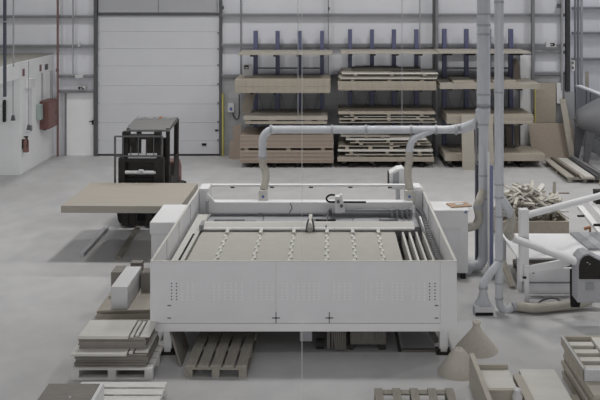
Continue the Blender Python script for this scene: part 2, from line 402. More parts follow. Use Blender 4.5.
def rack(posts, levels, xa, xb, label, ptop):
    X0, X1 = PX(posts[0], 24.95), PX(posts[-1], 24.95)
    e = empty('cantilever_rack', ((X0 + X1) / 2, 24.95, 0), label, 'rack', 'blue cantilever racks along the back wall')
    zt = PZ(ptop, 24.9)
    for p in posts:
        X = PX(p, 24.9)
        MB().box(X - .06, X + .06, 24.86, 25.04, 0, zt).build('post', BLUE_D if False else BLUE, e)
        MB().box(X - .06, X + .06, 23.5, 24.86, 0, .11).build('foot', BLACKM, e)
        for z in levels:
            MB().poly([(24.86, z - .16), (24.86, z), (23.55, z), (23.55, z - .06)], 'x', X - .035, X + .035).build('arm', BLACKM, e)
    for z in (PZ(68, 25), 1.0):
        for a, b in zip(posts[:-1], posts[1:]):
            MB().box(PX(a, 24.9) + .06, PX(b, 24.9) - .06, 24.93, 24.97, z - .02, z + .02).build('tie_bar', STEEL_D, e)
    for a, b in zip(posts[:-1], posts[1:]):
        MB().bar((PX(a, 24.9) + .05, 24.95, 2.1), (PX((a + b) / 2, 24.9), 24.95, 1.05), .02, .02).build('brace', GIRT, e)
        MB().bar((PX(b, 24.9) - .05, 24.95, 2.1), (PX((a + b) / 2, 24.9), 24.95, 1.05), .02, .02).build('brace', GIRT, e)
    return e
L1 = [ZR(55), ZR(93), ZR(124)]
rack((255.5, 277.5, 299.5, 322), L1, 238, 332, 'cantilever rack nearest the roller door with blue posts', 31)
L2 = [ZR(54), ZR(90.3), ZR(123)]
rack((350, 372, 394, 416.5), L2, 338, 437, 'middle cantilever rack with blue posts between two neighbours', 29.5)
L3 = [ZR(53.6), ZR(89), ZR(124)]
rack((444.5, 466.5, 489, 511), L3, 440, 540, 'right hand cantilever rack with blue posts behind the vertical ducts', 29)

g1 = 'boards on the left rack'
stack(XF(238), XF(332.5), ZR(55), ZR(53.3), D0, D1, 2, PLY, 'pale board in the thin stack on the top arms of the left rack', 'boards on the top of the left rack')
stack(XF(234.8), XF(330.3), ZR(93), ZR(79.5), D0, D1, 12, PLY2, 'beige board in the thick stack on the second arms of the left rack', 'boards on the second arms of the left rack')
stack(XF(245), XF(327), ZR(124), ZR(121.3), D0, D1, 2, PLY2, 'beige board under the slotted gap on the third arms of the left rack', 'lower boards on the third arms of the left rack')
g = 'spacer blocks on the third arms of the left rack'
def spacers(xs, z0, z1, label, group, w=.06):
    pr = None
    for x in xs:
        X = XF(x)
        if pr is None:
            pr = MB().box(-w, w, -.65, .65, 0, z1 - z0).build('spacer_block', SPACER, origin=(0, 0, 0)); pr.location = (X, 24.08, z0)
            tag(pr, label, 'spacer', group)
        else: copy_thing(pr, (X, 24.08, z0))
spacers((247, 272, 308, 321), ZR(121.3), ZR(120), 'timber spacer between the boards on the third arms of the left rack', g, .1)
stack(XF(243.5), XF(327.5), ZR(120), ZR(117), D0, D1, 2, PLY, 'pale board over the slotted gap on the third arms of the left rack', 'upper boards on the third arms of the left rack')
for x in (246, 278, 302, 330):
    tag(MB().box(XF(x) - .06, XF(x) + .06, 23.5, 24.8, .11, ZR(163)).build('floor_bearer', DARKB), 'dark timber bearer under the brown boards at the foot of the left rack', 'bearer', 'bearers under the left rack')
stack(XF(240), XF(333.5), ZR(163), ZR(150.5), D0, D1, 9, [MDF, MDF, MDF2], 'brown board in the bottom pack at the foot of the left rack', 'boards in the bottom pack of the left rack')
spacers((246, 288.5, 323), ZR(150.5), ZR(148), 'timber spacer between the two brown packs of the left rack', 'spacer blocks between brown packs')
stack(XF(240), XF(333.5), ZR(148), ZR(135.5), D0, D1, 9, [MDF2, MDF, MDF], 'brown board in the upper pack at the foot of the left rack', 'boards in the upper brown pack of the left rack')
# loose boards on the middle rack (thickness, x0, x1, gap px under it on spacers, front setback)
stack(XF(341), XF(439), ZR(54), ZR(52.8), D0, D1, 1, PLY, 'pale board in the thin stack on the top arms of the middle rack', 'boards on the top of the middle rack')
stack(XF(338), XF(436.3), ZR(90.3), ZR(81.3), D0, D1, 8, PLY2, 'beige board in the solid pack on the second arms of the middle rack', 'boards in the solid pack of the middle rack')
def loose(y, items, where, group):
    n = 0
    for (gap, t, x0, x1, dy, m) in items:
        if gap:
            spacers([x0 + (x1 - x0) * f for f in (.14, .52, .86)], ZR(y), ZR(y - gap), 'timber spacer among the loose boards on %s' % where, 'spacers among loose boards on ' + group, .05)
            y -= gap
        o = one('board', XF(x0), XF(x1), ZR(y), ZR(y - t) - .001, D0 + dy, D1 + min(dy, .02), m, 'loose pale board in the uneven pile on %s' % where, 'board', 'loose boards on ' + group, rz=random.uniform(-.008, .008))
        y -= t
loose(81.3, [(1.1, .7, 339, 436, .06, PLY), (.7, 1.0, 340, 437, .0, BIRCH), (0, .7, 338.5, 420, .05, PLY), (0, 1.1, 338.8, 438, .1, PLY), (1.7, 1.1, 342, 438.5, .0, BIRCH), (0, .8, 341, 392, .1, PLY), (0, 1.3, 352, 424, .6, GREYB), (0, 1.0, 356, 402, .7, GREYB)], 'the second arms of the middle rack', 'second arms')
loose(123, [(0, .9, 339, 437, .03, PLY), (0, .6, 362, 431, .1, BIRCH), (1.8, 1.1, 339.5, 435, 0, PLY), (1.3, .8, 344, 430, .08, BIRCH), (2.2, 2.0, 338.5, 435.5, 0, PLY2)], 'the third arms of the middle rack', 'third arms')
for x in (344, 372, 400, 428):
    tag(MB().box(XF(x) - .06, XF(x) + .06, 23.5, 24.8, .11, ZR(161.5)).build('floor_bearer', DARKB), 'dark timber bearer under the loose boards at the foot of the middle rack', 'bearer', 'bearers under the middle rack')
loose(161.5, [(0, 4.4, 337.5, 434, 0, PLY2), (0, .9, 339, 365, .02, GREYB), (1.0, 1.0, 345, 433, 0, PLY), (2.6, 1.9, 338, 433, 0, BIRCH), (2.6, 1.0, 338.5, 400, .05, PLY), (0, .9, 366, 432, .1, PLY), (1.9, .9, 350, 430, .02, PLY2), (2.2, 1.5, 346, 427, 0, BIRCH), (0, .9, 361, 425, .2, PLY), (.8, .8, 341, 390, .05, PLY)], 'the floor of the middle rack', 'floor of the middle rack')
# right rack
stack(XF(439.5), XF(531), ZR(53.6), ZR(52.2), D0, D1, 1, PLY, 'pale board in the thin stack on the top arms of the right rack', 'boards on the top of the right rack')
stack(XF(440), XF(540), ZR(89), ZR(83.5), D0, D1, 5, PLY, 'pale board on the second arms of the right rack', 'boards on the second arms of the right rack')
one('board', XF(454), XF(475), ZR(83.4), ZR(81.3), 23.5, 24.6, PLY, 'short loose board left of the ducts on second arms of the right rack')
one('board', XF(494), XF(517), ZR(83.4), ZR(81), 23.5, 24.6, PLY, 'short loose board right of the ducts on second arms of the right rack')
stack(XF(447), XF(533.5), ZR(124), ZR(115), D0, D1, 7, [PLY2, PLY], 'beige board in the thick stack on the third arms of the right rack', 'boards on the third arms of the right rack')
for x in (450, 480, 510, 538):
    tag(MB().box(XF(x) - .06, XF(x) + .06, 23.5, 24.8, .11, ZR(161)).build('floor_bearer', DARKB), 'dark timber bearer under the boards at the foot of the right rack', 'bearer', 'bearers under the right rack')
stack(XF(445), XF(545), ZR(161), ZR(154.5), D0, D1, 5, [PLY2, PLY], 'beige board in the stack at the foot of the right rack', 'boards at the foot of the right rack')
def lean(name, x0, x1, ytop, ybot, d, m, label, t=.02, back=.25, cat='board', skew=0, zb=None):
    """a board standing on its edge, leaning away from us: bottom at distance d, top at d+back"""
    zt = PZ(ytop, d + back); z0 = PZ(ybot, d) if zb is None else zb
    z0 = z0 if zb is not None or z0 > .15 else 0.0
    X0, X1 = PX(x0, d), PX(x1, d); sk = skew * d / F
    dy = Vector((0, zt - z0, -back)).normalized() * t
    vs = [(X0, d, z0 + (0)), (X1, d, z0), (X1, d + t, z0), (X0, d + t, z0), (X0 + sk, d + back, zt), (X1 + sk, d + back, zt), (X1 + sk, d + back + t, zt), (X0 + sk, d + back + t, zt)]
    return tag(MB().hexa(vs).build(name, m), label, cat)
lean('upright_board', 462.5, 475, 114.5, 170, 23.12, PLY, 'tall pale board leaning on the front of the right rack left of the ducts', back=.22)
lean('upright_board', 489.6, 494.2, 114.5, 169, 23.15, PLY, 'narrow pale board leaning on the right rack seen between the ducts', back=.2)
lean('upright_plank', 513.5, 517.5, 58.5, 82.3, 24.45, DARKB, 'dark brown plank standing upright right of the last rack post', back=.2, zb=ZR(83.4), skew=1)
lean('upright_plank', 518, 521, 60, 82.3, 24.5, DARKB, 'narrow dark plank standing beside its wider neighbour on the right rack', back=.2, zb=ZR(83.4), skew=-1)
lean('upright_plank', 501, 505, 125.5, 146, 24.5, DARKB, 'dark plank standing leftmost of three under the third arms of right rack', back=.12, zb=ZR(154.4))
lean('upright_plank', 507, 512, 125.5, 146, 24.5, DARKB, 'dark plank standing in middle of three under the third arms of right rack', back=.12, zb=ZR(154.4))
lean('upright_plank', 514.5, 519, 125.5, 146, 24.5, DARKB, 'dark plank standing rightmost of three under the third arms of right rack', back=.12, zb=ZR(154.4))
lean('upright_board', 520.5, 532, 55, 156, 24.98, WHITE, 'tall white panel standing against the wall right of the racks', t=.03, back=.04)
lean('upright_board', 240.5, 251, 93.5, 117, 24.2, PLY2, 'short beige board leaning at left end of the third arms of left rack', back=.5, zb=ZR(117), skew=3)
lean('upright_board', 232, 240, 125, 156, 24.6, MDF, 'brown board leaning on the wall left of the left rack', back=.35)
lean('upright_board', 229, 232.5, 141, 156, 24.7, MDF, 'small brown offcut board beside the left rack near the yellow strip', back=.25)
# rack sign box
e = empty('cardboard_sign', (PX(247.5, 24.4), 24.4, ZR(79.5)), 'white box with black square mark on the left rack pack', 'box')
MB().box(PX(243.2, 24.4), PX(252.4, 24.4), 24.4, 24.5, ZR(79.5), PZ(65, 24.4)).build('box_body', PAPER, e)
d = 24.398
MB().box(PX(244.3, d), PX(248.6, d), d - .004, d + .002, PZ(69.2, d), PZ(65.3, d), 0).box(PX(245.4, d), PX(247.7, d), d - .008, d - .004, PZ(68.6, d), PZ(67, d), 1).build('box_mark', [BLACKM, PAPER], e)
# boards to the right of the racks
lean('upright_board', 536, 556.5, 83, 156, 24.88, PLY2, 'tall beige panel standing upright against the wall right of the racks', back=.1)
tag(MB().box(PX(534.6, 24.85), PX(535.9, 24.85), 24.85, 24.89, 0, PZ(83, 24.9)).build('edge_guard', YELLOW), 'yellow edge guard on the column right of the racks', 'guard')
lean('upright_board', 532.5, 571, 123, 157, 24.45, MDF2, 'wide brown panel leaning low on the wall right of the racks', back=.38, skew=-1)
lean('upright_plank', 569.5, 575.5, 99, 157, 24.2, PLY, 'narrow pale plank leaning at the right corner by the tank', back=.5, skew=-5)
lean('upright_plank', 575.8, 577.4, 121, 156, 24.3, MDF, 'thin brown plank leaning behind the tank leg', back=.4, skew=-2)
tag(MB().box(PX(556.8, 25), PX(562.5, 25), 25.0, 25.1, 1.6, PZ(83, 25)).build('wall_plate', WHITE), 'white plate on the wall beside the tall beige panel', 'plate')

# ---------------------------------------------------------------- pallets helper
def pallet(X, Y, w, d, m, label, rz=0, along='y', group=None, h=.144):
    """timber pallet, centre X,Y; top slats run along y or x"""
    e = empty('pallet', (X, Y, 0), label, 'pallet', group)
    e.rotation_euler = (0, 0, rz)
    WL[e.name] = Vector((0, 0, 0)); e.location = (X, Y, 0)
    if along == 'x': w, d = d, w
    Mx = Matrix.Rotation(PI / 2, 4, 'Z') if along == 'x' else Matrix()
    n = 5
    sw = .135 if w < .9 else .1 if w < 1 else .145
    for i in range(n):
        c = -w / 2 + sw / 2 + i * (w - sw) / (n - 1)
        MB(Mx).box(c - sw / 2, c + sw / 2, -d / 2, d / 2, h - .022, h).build('top_slat', m, e, .003)
    for y in (-d / 2 + .05, 0, d / 2 - .05):
        MB(Mx).box(-w / 2, w / 2, y - .05, y + .05, h - .044, h - .022).build('stringer', m, e)
        for x in (-w / 2 + .05, 0, w / 2 - .05):
            MB(Mx).box(x - .05, x + .05, y - .05, y + .05, .022, h - .044).build('block', m, e)
    for x in (-w / 2 + .05, 0, w / 2 - .05):
        MB(Mx).box(x - .05, x + .05, -d / 2, d / 2, 0, .022).build('bottom_slat', m, e)
    return e

# ---------------------------------------------------------------- the white panel saw
X0, X1, YF, YK = -2.46, 1.735, 11.4, 15.9
XM = 1.505
saw = empty('panel_saw', ((X0 + X1) / 2, 13.6, 0), 'large white panel saw with a perforated front guard in the middle of the hall', 'machine')
def dots():
    b = MB().box(X0, XM, YF, YF + .03, .445, 1.283)
    for blk in range(9):
        pass
    yy = [283.5, 286.5, 290, 293.2, 296.5, 299.5]
    cols = [171.6, 176.6] + [182, 187.5, 193] + [214, 219, 225, 231, 236, 242] + [256, 261, 267, 272] + [282, 287, 293, 298] + [304, 309, 314, 319] + [334, 339, 344.5, 350] + [366, 371, 377, 382] + [392, 397, 402] + [413, 419, 424.5, 429.6, 435]
    for x in cols:
        dark = x < 178 or x > 428
        for y in yy:
            X, Z = PX(x, YF), PZ(y, YF)
            r = .0095
            pts = [(X + r * math.cos(a * PI / 4), YF - .002, Z + r * math.sin(a * PI / 4)) for a in range(8)]
            b.add(pts, [tuple(range(8))], 2 if dark else 1)  # flat discs for holes: darkness behind painted dark, brightness behind painted pale
    for x in (276, 329.3):
        X = PX(x, YF)
        b.box(X - .006, X + .006, YF - .004, YF, PZ(323, YF), PZ(312, YF), 3)
        b.box(X - .055, X + .055, YF - .004, YF, PZ(318.4, YF), PZ(317.4, YF), 3)
        b.box(X - .015, X + .015, YF - .006, YF, PZ(318.8, YF), PZ(317, YF), 3)
    for x in (169.3, 436.5):
        for y in (305.5, 318):
            b.box(PX(x - 1.8, YF), PX(x + 1.8, YF), YF - .006, YF, PZ(y + .5, YF), PZ(y - .5, YF), 3)
    return b
fp = dots().build('front_panel', [WHITE2, mat('pale_hole_disc', (165, 165, 167), .5, .01, k=3.0), BLACKM, STEEL_D], saw)
MB().box(X0, X1, YF - .004, YF + .034, 1.283, 1.292).build('top_trim', CREAM, fp)
MB().box(PX(276, YF) - .004, PX(276, YF) + .004, YF - .003, YF, PZ(312, YF), 1.283).build('panel_seam', CREAM, fp)
MB().box(XM + .003, X1, YF, YF + .03, .335, 1.283).build('corner_panel', WHITE2, saw)
MB().box(X0, XM, YF - .015, YF + .06, .335, .44).build('bottom_rail', WHITE, saw)
MB().box(X0, X0 + .03, YF + .035, YK, .35, 1.283).box(X0 + .03, X0 + .034, 12.4, 12.41, .95, 1.28, 1).box(X0 + .03, X0 + .034, 13.4, 13.41, .95, 1.28, 1).box(X0 + .03, X0 + .034, 14.5, 14.51, .95, 1.28, 1).box(X0 - .004, X0 + .034, YF + .035, YK, 1.283, 1.292, 2).build('side_guard', [WHITE2, GIRT, CREAM], saw)
MB().box(X1 - .03, X1, YF + .035, YK, .35, 1.283).box(X1 - .034, X1 - .03, 13.0, 13.01, .95, 1.28, 1).box(X1 - .034, X1 - .03, 14.4, 14.41, .95, 1.28, 1).box(X1 - .034, X1 + .004, YF + .035, YK, 1.283, 1.292, 2).build('side_guard', [WHITE, GIRT, CREAM], saw)
# rear frame
MB().box(X0 + .035, -2.25, 15.45, 15.85, .3, 1.32).build('rear_post', WHITE, saw, .01)
MB().box(1.56, X1 - .035, 15.3, 15.85, .3, 1.33).build('rear_post', WHITE, saw, .01)
b = MB().box(-2.25, 1.56, 15.84, 15.95, 1.26, 1.295)
for x in (232.5, 272, 311, 350.5, 390):
    b.box(PX(x - 2, 15.83), PX(x + 2, 15.83), 15.83, 15.84, PZ(188, 15.83), PZ(186.8, 15.83), 1)
b.build('rear_rail', [WHITE, BLACKM], saw)
# gantry
b = MB().box(-2.24, 1.5, 15.1, 15.3, .957, 1.155).box(-2.24, 1.5, 15.07, 15.1, .95, .965, 1)
b.poly([(-2.24, 1.15), (-2.08, 1.15), (-2.2, 1.30), (-2.24, 1.32)], 'y', 15.1, 15.14)
gy = b.build('gantry_beam', [WHITE, GREYM], saw, .006)
MB().box(-2.24, -2.2, 15.0, 15.1, .72, 1.2).build('end_rack', GREYM, saw)
MB().box(-2.18, 1.55, 14.42, 15.36, .74, .9, 0).box(PX(214, 14.85), PX(245, 14.85), 14.78, 14.88, .9, .905, 1).box(PX(246, 14.85), PX(256, 14.85), 14.78, 14.86, .9, .905, 2).box(PX(313, 14.85), PX(336, 14.85), 14.78, 14.88, .9, .905, 1).box(PX(379, 14.85), PX(398, 14.85), 14.78, 14.88, .9, .905, 1).build('rear_bed', [GIRT_L, STEEL_D, GREYM], saw)
for x, w in ((263, 4.2), (409.5, 5)):
    X = PX(x, 15.2)
    hn = MB().box(PX(x - w, 15.3), PX(x + w, 15.3), 15.2, 15.4, 1.08, 1.34).build('suction_box', CREAM, saw, .008)
    MB().box(PX(x - 1.2, 15.2), PX(x + 1.2, 15.2), 15.194, 15.2, PZ(198, 15.2), PZ(195.4, 15.2)).build('mark', BLUEL, hn)
# pusher beam
pb = MB().poly([(14.02, .965), (14.22, .965), (14.22, 1.055), (14.12, 1.055), (14.04, .99), (14.02, .99)], 'x', -2.15, 1.42).build('pusher_beam', CREAM, saw)
MB().cyl((-2.12, 14.0, .985), (1.42, 14.0, .985), .025, n=14).build('lip_tube', WHITE, pb)
MB().box(-2.19, -2.13, 13.95, 14.25, .96, 1.06).build('end_bracket', GREYM, pb)
# table, finger rails
MB().box(-2.15, 1.09, YF + .1, 14.4, .70, .945).build('table', TABLE, saw)
for x in (226, 260, 293.3, 327, 353, 379):
    X = PX(x, 13.7)
    b = MB().box(X - .012, X + .012, 12.35, 14.1, .945, .956)
    for i in range(11):
        y = 12.4 + i * .155
        s = .013 if i % 2 else -.013
        b.box(X + s - .02, X + s + .02, y, y + .13, .945, .962)
    b.build('roller_rail', CREAM, saw)
    MB().box(X - .028, X + .028, 13.78, 14.02, .955, .995).build('clamp_finger', CREAM, saw, .006)
# left guide
b = MB().box(-2.37, -2.18, YF + .1, 15.0, .86, .965, 0).box(-2.27, -2.235, YF + .1, 13.8, .965, .968, 1)
b.build('guide_rail', [CREAM, BLACK], saw)
b = MB().box(1.1, 1.69, YF + .1, 14.4, .66, .70)
b.build('slot_tray', BLACKM, saw)
for i in range(4):
    x = 1.20 + i * .115
    MB().box(x, x + .036 - .002 * i, YF + .1, 14.0, .70, .94).build('support_rail', CREAM, saw)
MB().box(1.60, 1.68, YF + .1, 15.0, .70, .93).build('guide_rail', WHITE, saw)
ch = smooth_path([(1.56, 14.8, 1.12), (1.60, 14.3, 1.13), (1.62, 13.6, 1.0), (1.63, 12.9, .97), (1.64, 12.2, .96)], 8)
b = MB()
for p, q in zip(ch[:-1], ch[1:]): b.bar(p, p + (q - p) * .8, .075, .05)
b.box(1.60, 1.68, 11.7, 12.3, .94, 1.03)
b.build('cable_chain', STEEL_D, saw)
# saw head and cables
def P3(x, y, d): return (PX(x, d), d, PZ(y, d))
hd = MB().box(PX(335, 15), PX(341, 15), 14.95, 15.1, PZ(212.5, 15), PZ(196, 15)).poly([(PX(340, 14.95), PZ(212, 14.95)), (PX(345, 14.95), PZ(212, 14.95)), (PX(344, 14.95), PZ(206, 14.95)), (PX(342, 14.95), PZ(194, 14.95)), (PX(340, 14.95), PZ(194, 14.95))], 'y', 14.9, 15.0).build('saw_head', WHITE, saw, .006)
MB().box(PX(337, 14.92), PX(339.5, 14.92), 14.9, 14.95, PZ(203, 14.92), PZ(200.5, 14.92)).cyl(P3(341.5, 206, 14.9), P3(341.5, 206, 14.86), .03).build('head_bracket', STEEL_D, hd)
MB().tube(smooth_path([P3(335, 195, 15), P3(330, 195, 15), P3(326.5, 198, 15), P3(328.5, 201.5, 15), P3(336, 202, 15), P3(366, 202.2, 15)]), .017, 10).build('cable_loop', BLACK, hd)
b = MB().box(PX(308.8, 14.3), PX(312, 14.3), 13.95, 14.5, PZ(230, 14.2), PZ(214, 14.5)).cyl(P3(310.2, 226, 14.0), P3(310.2, 226, 13.9), .055, .04, 14)
ga = b.build('gripper', CREAM, saw, .006)
MB().tube(smooth_path([P3(308.6, 219, 13.93), P3(307, 225, 13.93), P3(306, 232, 13.93)]), .014, 8).tube(smooth_path([P3(312, 219, 13.93), P3(313.6, 225, 13.93), P3(314, 231, 13.93)]), .014, 8).build('hose', STEEL_D, ga)
MB().bar(P3(316, 220.3, 14.45), P3(335.5, 220.3, 14.45), .03, .03).build('feed_bar', BLACKM, saw)
MB().box(PX(329, 15), PX(332, 15), 14.9, 15.05, PZ(214, 15), PZ(209, 15)).tube(smooth_path([P3(329, 210, 14.9), P3(327, 213, 14.8), P3(327.5, 218, 14.5), P3(326, 227, 14)]), .012, 8).build('side_bracket', STEEL_D, saw)
b = MB()
for a in ([(258, 213.5), (263, 214), (263, 220), (260, 228)], [(376, 214), (380, 219), (384, 226)], [(354, 218), (351, 224), (350, 229)], [(396, 214), (397, 219), (395, 225)], [(401, 213), (404, 218), (402, 226)], [(406, 212), (409, 217), (408, 226)], [(290, 203), (292, 208), (289, 213)]):
    b.tube(smooth_path([P3(x, y, 15.06 - (y - 213) * .066 if y > 213 else 15.06) for x, y in a]), .008, 6)
b.build('cable', STEEL_D, saw)
MB().box(PX(345, 15.08), PX(411, 15.08), 15.0, 15.08, PZ(211, 15.08), PZ(208.5, 15.08)).build('toothed_rack', GREYM, saw)
b = MB()
for i, x in enumerate((392, 397, 402, 407, 411)):
    b.box(PX(x - 1, 14.95), PX(x + 1, 14.95), 14.9, 15.0, PZ(217, 14.95), PZ(209 - i % 2, 14.95))
b.build('valve', GREYM, saw, .004)
# legs and underside
for x, yy in ((167.5, 11.45), (443.7, 11.45)):
    X = PX(x, yy)
    lg = MB().box(X - .055, X + .055, yy, yy + .12, .03, .70).build('leg', WHITE, saw)
    MB().box(X - .1, X + .1, yy - .04, yy + .16, 0, .03).cyl((X - .06, yy - .02, .03), (X - .06, yy - .02, .075), .015, n=8).cyl((X + .06, yy - .02, .03), (X + .06, yy - .02, .075), .015, n=8).build('foot_plate', BLACKM, lg)
for x in (-2.2, -.5, 1.45):
    for y in (13.6, 15.4):
        if y > 15 or x != -.5:
            lg = MB().box(x - .06, x + .06, y, y + .12, .03, .70).build('leg', GREYM, saw)
            MB().box(x - .1, x + .1, y - .04, y + .16, 0, .03).build('foot_plate', BLACKM, lg)
MB().box(-2.3, 1.6, 15.4, 15.52, .2, .74).build('rear_beam', GREYM, saw)
MB().box(PX(300, 11.5), PX(312, 11.5), 11.46, 11.75, .17, .36).build('junction_box', GREYM, saw)
ym = 11.56
SHADED = mat('shaded_motor_housing', (78, 76, 72), .7, .1, 9)  # grey metal darkened to hold the shade beneath the saw
mo = MB().box(PX(350, ym), PX(386.5, ym), ym, 12.2, .075, .55).build('motor', SHADED, saw, .02)
MB().box(PX(362, ym), PX(374, ym), ym - .03, ym, .15, .3).build('terminal_box', SHADED, mo, .005)
for x in (376, 379.5, 383): MB().box(PX(x, ym), PX(x + 1.5, ym), ym - .02, ym, .13, .5).build('cooling_fin', SHADED, mo)
for x0, x1 in ((349, 354), (379, 385.5)): MB().box(PX(x0, 11.6), PX(x1, 11.6), 11.58, 12.1, 0, .075).build('motor_foot', BLACKM, mo)
b = MB()
for i in range(6): b.tube(smooth_path([(PX(335 + 2 * i, 11.6), 11.6 + .02 * i, .55), (PX(334.5 + 2.1 * i, 11.55), 11.55, .2), (PX(336 + 1.8 * i, 11.52), 11.52, .03)]), .017, 8)
b.build('pipe_bundle', SHADED, saw)
MB().box(PX(327, 11.6), PX(330, 11.6), 11.55, 11.65, .03, .7).build('bracket_post', SHADED, saw)
MB().box(PX(331.5, 11.6), PX(333, 11.6), 11.55, 11.65, .03, .7).build('bracket_post', SHADED, saw)
MB().cyl((PX(316, 11.6), 11.62, .07), (PX(324, 11.6), 11.62, .07), .07).build('caster', BLACK, saw)
MB().bar((PX(410, 12.1), 12.1, .62), (PX(437, 11.6), 11.6, .10), .06, .06).build('diagonal_brace', SHADED, saw)
MB().bar((PX(393, 12), 11.9, .3), (PX(400, 11.5), 11.5, .02), .04, .04).build('strut', BLACKM, saw)
MB().box(PX(402, 11.5), PX(440, 11.5), 11.5, 11.55, .0, .035).build('floor_bar', SHADED, saw)
# hoses that come down to the saw are part of the duct below
# cabinets
cab = empty('electrical_cabinet', (2.1, 14.7, 0), 'white electrical cabinet standing right of the panel saw', 'cabinet')
MB().box(1.80, 2.39, 14.42, 15.0, .1, 1.16).box(1.79, 2.41, 14.41, 15.02, 1.16, 1.19).build('body', WHITE, cab, .006)
MB().box(1.82, 2.25, 14.40, 14.42, .13, .88).build('door', WHITE2, cab, .004)
MB().box(PX(464.8, 14.4), PX(466.9, 14.4), 14.41, 14.42, PZ(213.5, 14.4), PZ(211, 14.4)).build('mark', BLUEL, cab)
for x in (1.85, 2.31): 
    for y in (14.46, 14.92): MB().box(x - .04, x + .04, y - .03, y + .03, 0, .1).build('foot', BLACKM, cab)
M = Matrix.Translation((PX(459, 14.7), 14.72, 1.19)) @ Matrix.Rotation(.25, 4, 'Z')
e = empty('cardboard_tray', (PX(459, 14.7), 14.72, 1.19), 'tan cardboard sheet lying on top of the electrical cabinet', 'cardboard')
MB(M).box(-.19, .19, -.13, .13, 0, .025).build('tray', TAN, e)
MB(M).box(-.06, .08, -.05, .05, .025, .035).build('paper', PAPER, e)
cab = empty('supply_cabinet', (-2.75, 14.2, 0), 'white two tier cabinet standing left of the panel saw', 'cabinet')
MB().box(-2.93, -2.5, 13.65, 14.75, .06, 1.0).build('body', WHITE, cab, .006)
MB().box(-2.95, -2.49, 13.63, 14.77, 1.0, 1.2).build('hood', WHITE, cab, .01)
MB().box(-2.94, -2.935, 13.7, 14.7, .95, 1.0).box(-2.9, -2.54, 13.7, 14.7, 0, .06).build('plinth', GREYM, cab)
e = empty('control_terminal', (1.3, 16.35, 0), 'white control terminal with grey screen behind the panel saw', 'terminal')
d = 16.3
MB().box(PX(396, d), PX(400, d), 16.3, 16.45, .04, 1.15).box(PX(391, d), PX(405, d), 16.2, 16.6, 0, .04).build('pedestal', WHITE2, e)
MB().poly([(PX(389, d), 1.12), (PX(405.5, d), 1.12), (PX(405.5, d), PZ(170, d)), (PX(402, d), PZ(166.8, d)), (PX(396, d), PZ(168, d)), (PX(389, d), PZ(172.5, d))], 'y', 16.2, 16.5).build('housing', WHITE, e, .01)
MB().poly([(PX(393, 16.19), PZ(184, 16.19)), (PX(399, 16.19), PZ(184, 16.19)), (PX(399, 16.19), PZ(171, 16.19)), (PX(393, 16.19), PZ(174, 16.19))], 'y', 16.185, 16.2).build('screen', GREYP, e)
MB().box(PX(388.2, d), PX(389, d), 16.22, 16.5, 1.13, PZ(172.5, d)).build('edge_strip', BLACKM, e)

# ---------------------------------------------------------------- ducts
duct = empty('extraction_duct', (PX(483.5, 14.8), 14.8, 0), 'thick galvanised extraction duct with long overhead arm reaching over the saw', 'duct')
XD = PX(483.6, 14.8); dd = 14.8
def zz(y): return PZ(y, dd)
MB().cyl((XD, dd, zz(108)), (XD, dd, 6.5), 6.7 * dd / F, n=28).build('main_pipe', DUCT, duct)
MB().tube([(XD, dd, zz(104)), (XD, dd, zz(112)), (XD, dd, zz(124)), (XD, dd, zz(252))], [6.7 * dd / F, 6.7 * dd / F, 5 * dd / F, 5 * dd / F], 28).build('reduced_pipe', DUCT, duct)
for y in (14, 25, 34, 94, 104, 124, 175, 198):
    r = (7.1 if y < 110 else 5.4) * dd / F
    MB().cyl((XD, dd, zz(y) - .018), (XD, dd, zz(y) + .018), r, n=28).build('collar', GIRT_L, duct)
MB().tube(smooth_path([(XD, dd, zz(250)), (XD - .01, dd, zz(258)), (XD - .08, dd - .02, zz(264)), (XD - .24, dd - .04, zz(266)), (2.4, 14.6, zz(266.5))], 6), 5 * dd / F, 22).build('foot_elbow', DUCT, duct)
MB().tube(smooth_path([(XD - .02, dd - .06, zz(190)), (XD - .09, dd - .12, zz(198)), (XD - .13, dd - .12, zz(205)), (XD - .1, dd - .12, zz(215)), (XD - .16, dd - .12, zz(223)), (2.41, 14.68, zz(226))], 6), .075, 18).build('cabinet_hose', HOSE, duct)
MB().cyl((XD - .12, dd - .12, zz(203)), (XD - .12, dd - .12, zz(207)), .085, n=20).build('hose_clamp', GIRT_L, duct)
# overhead arm: along x at the rear of the saw
ya = 15.4
za = PZ(129.6, ya)
rr = 4.3 * ya / F
XA = PX(262.5, ya)
rise = smooth_path([(PX(462, ya), ya, za + .02), (PX(468, ya), ya - .1, za + .08), (PX(475, ya), ya - .35, PZ(118, ya)), (XD - .03, dd + .02, zz(108))], 6)
arm = [(XA, ya, PZ(157, ya)), (XA, ya, PZ(147, ya))] + arc((XA + .22, ya, za - .22), .22, 180, 90, 8) + [(PX(448, ya), ya, za)] + rise
MB().tube(arm, [rr * .92] * (len(arm) - len(rise)) + [rr * 1.15] * len(rise), 20).build('overhead_pipe', DUCT, duct)
for x in (271, 332, 366, 411, 436, 456):
    MB().cyl((PX(x, ya) - .02, ya, za), (PX(x, ya) + .02, ya, za), rr * (1.25 if x > 445 else 1.12), n=20).build('collar', GIRT_L, duct)
MB().cyl((XA, ya, PZ(158, ya)), (XA, ya, PZ(156, ya)), rr * 1.05, n=20).build('collar', GIRT_L, duct)
def flex(path, r, name='flexible_hose'):
    P = smooth_path(path, 10)
    return MB().tube(P, [r * (1 + .06 * (i % 2)) for i in range(len(P))], 18).build(name, HOSE, duct)
flex([(XA, ya, PZ(157, ya)), (XA + .01, ya, PZ(165, ya)), (XA + .07, ya - .04, PZ(175, ya)), (XA + .03, 15.3, 1.34)], rr * .85)
XB = PX(409, ya)
